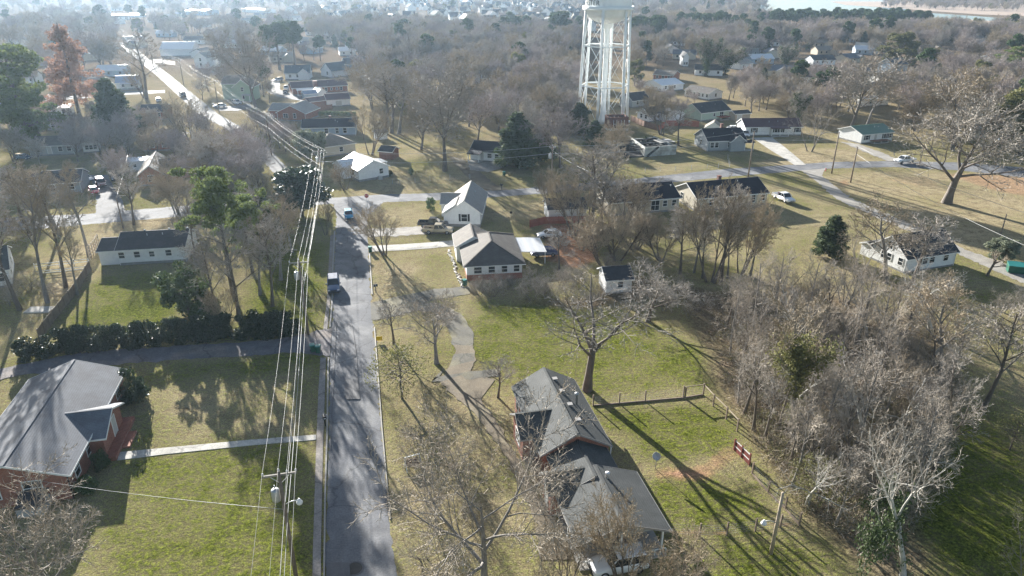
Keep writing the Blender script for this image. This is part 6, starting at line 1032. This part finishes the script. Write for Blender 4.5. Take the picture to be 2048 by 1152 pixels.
for poly, cnt, lab, grp in [([(930, 600), (960, 565), (1080, 545), (1200, 560), (1190, 610), (1040, 610)], 30, 'low bare bush in the scrub strip below the brown hip roofed house', 'bushes of the scrub strip'), ([(1190, 420), (1290, 440), (1330, 560), (1200, 560), (1160, 500)], 24, 'bare bush in the scrub beside the red earth yard', 'bushes of the yard scrub'), ([(1260, 600), (1320, 560), (1430, 600), (1420, 640), (1320, 640)], 9, 'bare bush beyond the small white shed', 'bushes beyond the shed'), ([(790, 900), (880, 830), (960, 900), (1000, 1080), (800, 1130)], 9, 'low bare bush in the leaf litter by the near street', 'bushes in the leaf litter'), ([(1780, 590), (1900, 575), (2060, 600), (2060, 660), (1950, 640)], 14, 'grey bare bush along the lane below the white cottage', 'bushes below the white cottage'), ([(1000, 880), (1040, 870), (1100, 990), (1120, 1050), (1070, 1010)], 6, 'bare bush along the brick front of the long house', 'bushes along the long house'), ([(380, 480), (540, 440), (560, 540), (400, 580)], 10, 'bare bush under the pines by the street', 'bushes under the pines'), ([(10, 560), (170, 540), (120, 620), (0, 650)], 7, 'bare bush among the tall trunk row', 'bushes among the tall trunks')]:
    n = 0; tries = 0; xs = [q[0] for q in poly]; ys = [q[1] for q in poly]
    while n < cnt and tries < 2000:
        tries += 1; u, v = rr.uniform(min(xs), max(xs)), rr.uniform(min(ys), max(ys))
        if not inpoly(np.array([u]), np.array([v]), poly)[0]: continue
        tree(rr.choice(('scrub', 'scrub', 'thorn')), (u, v), 0, None, lab, grp, 'shrub', name='bare_shrub', hgt=rr.uniform(2.0, 4.2), rz=rr.uniform(0, 6)); n += 1
# undergrowth of the thicket: uncountable brush
mb = Tw(); rn = random.Random(21)
for k in range(760):
    while True:
        u, v = rn.uniform(1400, 1940), rn.uniform(580, 1085)
        if inpoly(np.array([u]), np.array([v]), THK)[0]: break
    c = at(u, v)
    for j in range(60):
        p = c + Vector((rn.gauss(0, .7), rn.gauss(0, .7), abs(rn.gauss(0, .35)))); d = Vector((rn.gauss(0, .6), rn.gauss(0, .6), rn.uniform(.1, .9))); mb.ribbon(p, p + d * rn.uniform(.5, 1.1), .012, rn, 0 if rn.random() < .7 else 1)
    if rn.random() < .55:
        for j in range(70): mb.leaf(c + Vector((rn.gauss(0, .6), rn.gauss(0, .6), rn.uniform(0, .9))), .09, rn, 2)
tag(link('undergrowth', mb.mesh('undergrowth', ['twig_brown', 'twig', 'leaf_olive'])), 'brown brush and briars filling the ground of the thicket', 'undergrowth', kind='stuff')
# mid distance woods: individual trees
WD = [([(720, 120), (800, 95), (1140, 95), (1160, 190), (1150, 270), (1080, 300), (1000, 290), (960, 280), (860, 270), (800, 240), (740, 220)], 95, 'bare grey brown tree in the dense wood left of the water tower', 'bare trees of the wood left of the tower', (12, 17)),
      ([(1265, 90), (1480, 95), (1540, 100), (1500, 140), (1380, 120), (1300, 150), (1266, 190)], 34, 'bare tree in the wood right of the water tower', 'bare trees of the wood right of the tower', (11, 16)), ([(1500, 85), (2060, 75), (2060, 135), (1850, 135), (1700, 130), (1580, 130)], 36, 'bare tree in the wood before the distant lake', 'bare trees of the wood before the lake', (11, 16)), ([(1440, 200), (1520, 165), (1700, 160), (1720, 210), (1660, 250), (1590, 240), (1500, 225)], 22, 'bare tree in the grove behind the two white ranch houses', 'bare trees of the grove behind the ranch houses', (9, 13)), ([(1770, 200), (1880, 150), (2060, 150), (2060, 300), (1960, 310), (1850, 270), (1790, 250)], 38, 'bare tree in the wood at the picture edge beyond the cross street', 'bare trees beyond the end of the cross street', (10, 15)),
      ([(0, 60), (110, 40), (230, 50), (240, 110), (230, 180), (0, 200)], 32, 'bare tree in the hazy wood behind the big pine', 'bare trees of the hazy wood', (13, 19)), ([(240, 60), (420, 55), (700, 65), (780, 95), (700, 130), (560, 120), (420, 115), (350, 95)], 32, 'bare tree in the hazy belt between far street and estate', 'bare trees of the hazy belt', (11, 16)), ([(60, 250), (230, 260), (460, 290), (540, 350), (520, 400), (340, 412), (255, 330), (150, 340), (0, 330)], 20, 'bare tree in the yards between side street and cross street', 'bare trees of the yards by the side street', (8, 12)), ([(400, 200), (440, 150), (500, 140), (560, 190), (520, 230)], 6, 'bare tree round the green two storey house', 'bare trees round the green house', (9, 13)), ([(1266, 190), (1310, 200), (1400, 205), (1360, 240), (1310, 230)], 5, 'small bare tree near the pale green house', 'small bare trees near the pale green house', (5, 8)), ([(500, 250), (560, 270), (600, 300), (570, 310)], 4, 'bare tree along the far street below the brick gable', 'bare trees along the far street', (6, 9))]
CELLS = {}
def free(p, r):
    for x, y, rb in BLOCKED:
        if (p.x - x) ** 2 + (p.y - y) ** 2 < (r + rb) ** 2: return False
    return True
REST = []; ALLW = []
for poly, cnt, lab, grp, hr in WD:
    gpts = np.array(gp(poly)); x0, y0 = gpts.min(0); x1, y1 = gpts.max(0); gl = [tuple(a) for a in gpts]; mine = []; n = 0; tries = 0
    while n < cnt * 2.4 and tries < 9000:
        tries += 1; p = Vector((rr.uniform(x0, x1), rr.uniform(y0, y1), 0))
        if not inpoly(np.array([p.x]), np.array([p.y]), gl)[0] or not free(p, 1.0): continue
        if any((p.x - a) ** 2 + (p.y - b) ** 2 < 15 for a, b in mine): continue
        mine.append((p.x, p.y)); ALLW.append((p, rr.randrange(6), lab, grp, rr.uniform(*hr), rr.uniform(0, 6))); n += 1
ALLW.sort(key=lambda a: a[0].length)
for p, k, lab, grp, H, rz in ALLW[:165]: tree('mid%d' % k, (0, 0), 0, None, lab, grp, 'tree', hgt=H, rz=rz, split=False, p=p)
REST = [(p, H, rz) for p, k, lab, grp, H, rz in ALLW[165:]]
def wood(name, pts, kinds, label, thick=1.0):
    """one object of uncountable trees: points carrying instances"""
    cl = bpy.data.collections.new(name + '_kinds')
    for k in kinds: cl.objects.link(bpy.data.objects.new(name + '_kind', PR[k]['whole']))
    me = bpy.data.meshes.new(name); me.vertices.add(len(pts)); me.vertices.foreach_set('co', np.array([tuple(p[0]) for p in pts], np.float32).ravel())
    at_ = me.attributes.new('high', 'FLOAT', 'POINT'); at_.data.foreach_set('value', [p[1] / PR[kinds[0]]['H'] for p in pts]); at_ = me.attributes.new('turn', 'FLOAT', 'POINT'); at_.data.foreach_set('value', [p[2] for p in pts])
    o = link(name, me); md = o.modifiers.new('trees', 'NODES'); ng = bpy.data.node_groups.new(name, 'GeometryNodeTree'); md.node_group = ng
    ng.interface.new_socket('Geometry', in_out='INPUT', socket_type='NodeSocketGeometry'); ng.interface.new_socket('Geometry', in_out='OUTPUT', socket_type='NodeSocketGeometry')
    N = ng.nodes.new; LK = ng.links.new; gi, go, ip, ci = N('NodeGroupInput'), N('NodeGroupOutput'), N('GeometryNodeInstanceOnPoints'), N('GeometryNodeCollectionInfo')
    ci.inputs[0].default_value = cl; ci.inputs['Separate Children'].default_value = True; ci.inputs['Reset Children'].default_value = True; ip.inputs['Pick Instance'].default_value = True
    A1, A2, CX, RI = N('GeometryNodeInputNamedAttribute'), N('GeometryNodeInputNamedAttribute'), N('ShaderNodeCombineXYZ'), N('FunctionNodeRandomValue'); A1.inputs[0].default_value = 'high'; A2.inputs[0].default_value = 'turn'
    RI.data_type = 'INT'; [x for x in RI.inputs if x.type == 'INT' and x.name == 'Min'][0].default_value = 0; [x for x in RI.inputs if x.type == 'INT' and x.name == 'Max'][0].default_value = len(kinds) - 1
    LK(A2.outputs[0], CX.inputs[2]); LK(gi.outputs[0], ip.inputs['Points']); LK(ci.outputs[0], ip.inputs['Instance']); LK(A1.outputs[0], ip.inputs['Scale']); LK(CX.outputs[0], ip.inputs['Rotation']); LK([x for x in RI.outputs if x.type == 'INT'][0], ip.inputs['Instance Index']); LK(ip.outputs[0], go.inputs[0])
    return tag(o, label, 'wood', kind='stuff')
# rows of dark pines before the lake
for k in range(175):
    u = rr.choice((rr.uniform(1535, 1850), rr.uniform(1535, 1850), rr.uniform(1320, 1490), rr.uniform(1262, 1322))); v = (57 if u > 1500 else 68 if u > 1322 else 82) + rr.uniform(-4, 6)
    tree(rr.choice(('farpine', 'farpineb')), (u, v), 0, None, 'dark green pine in the belt of pines before the lake', 'pines of the belt before the lake', 'tree', name='pine_tree', hgt=rr.uniform(14, 18), rz=rr.uniform(0, 6), split=False)
# far woods that read as one mass
def fill(polys, seed, hr, gap=4.5):
    rn = random.Random(seed); out = []; grid = {}
    for poly, cnt in polys:
        gl = gp(poly); a = np.array(gl); x0, y0 = a.min(0); x1, y1 = a.max(0); X = np.array([rn.uniform(x0, x1) for _ in range(cnt * 5)]); Y = np.array([rn.uniform(y0, y1) for _ in range(cnt * 5)]); ok = inpoly(X, Y, gl); n = 0
        for x, y in zip(X[ok], Y[ok]):
            if n >= cnt: break
            c = (int(x / gap), int(y / gap)); p = Vector((float(x), float(y), 0))
            if c in grid or not free(p, 1.0): continue
            grid[c] = 1; out.append((p, rn.uniform(*hr), rn.uniform(0, 6.28))); n += 1
    return out
MK = ['mid%d' % i for i in range(6)] * 3 + ['farpineb', 'olive', 'cedar']
for k in MK:
    if 'whole' not in PR[k]: bpy.data.objects.remove(tree(k, (0, 0), 0, None, '', hgt=1, split=False, p=Vector((0, 0, 0))))
wood('wood', REST + fill([([(-400, 75), (120, 62), (620, 60), (640, 30), (640, -24), (-500, -24)], 2300), ([(640, 4), (1170, 1), (1200, -24), (640, -24)], 1500), ([(620, 84), (620, 58), (1170, 70), (1160, 100), (780, 100)], 500), ([(0, 66), (240, 54), (620, 84), (400, 70), (230, 52)], 160),
     ([(1160, 62), (1540, 68), (1530, 10), (1500, -20), (1160, -20)], 1500), ([(1265, 100), (1540, 95), (2300, 90), (2300, 64), (1860, 66), (1540, 70), (1265, 66)], 600), ([(590, 66), (1165, 72), (1165, 0), (590, 0)], 150)], 31, (10, 16)), MK, 'leafless grey brown woods spreading from behind the streets to the distant hills')
wood('lakeside_wood', fill([([(1750, 14), (1900, 21), (2060, 24), (2400, 30), (2400, 6), (1770, 4)], 700), ([(1840, -6), (2500, -2), (2500, -24), (1700, -22)], 700)], 33, (7, 11)), MK, 'leafless tree strips on the far shore of the lake')
# haze
q = MB(); q.box(-4600, -120, -1.5, 4600, 4700, 47.5); hm = bpy.data.materials.new('haze_air'); hm.use_nodes = True; nt = hm.node_tree; nt.nodes.remove(nt.nodes['Principled BSDF']); pv = _n(nt, 'ShaderNodeVolumePrincipled'); pv.inputs['Color'].default_value = (.55, .76, 1, 1); pv.inputs['Density'].default_value = .00011; pv.inputs['Anisotropy'].default_value = .5; nt.links.new(pv.outputs[0], nt.nodes['Material Output'].inputs['Volume']); hm.volume_intersection_method if False else None
tag(q.build('haze', hm), 'pale winter haze over the whole neighbourhood', 'haze', kind='stuff')
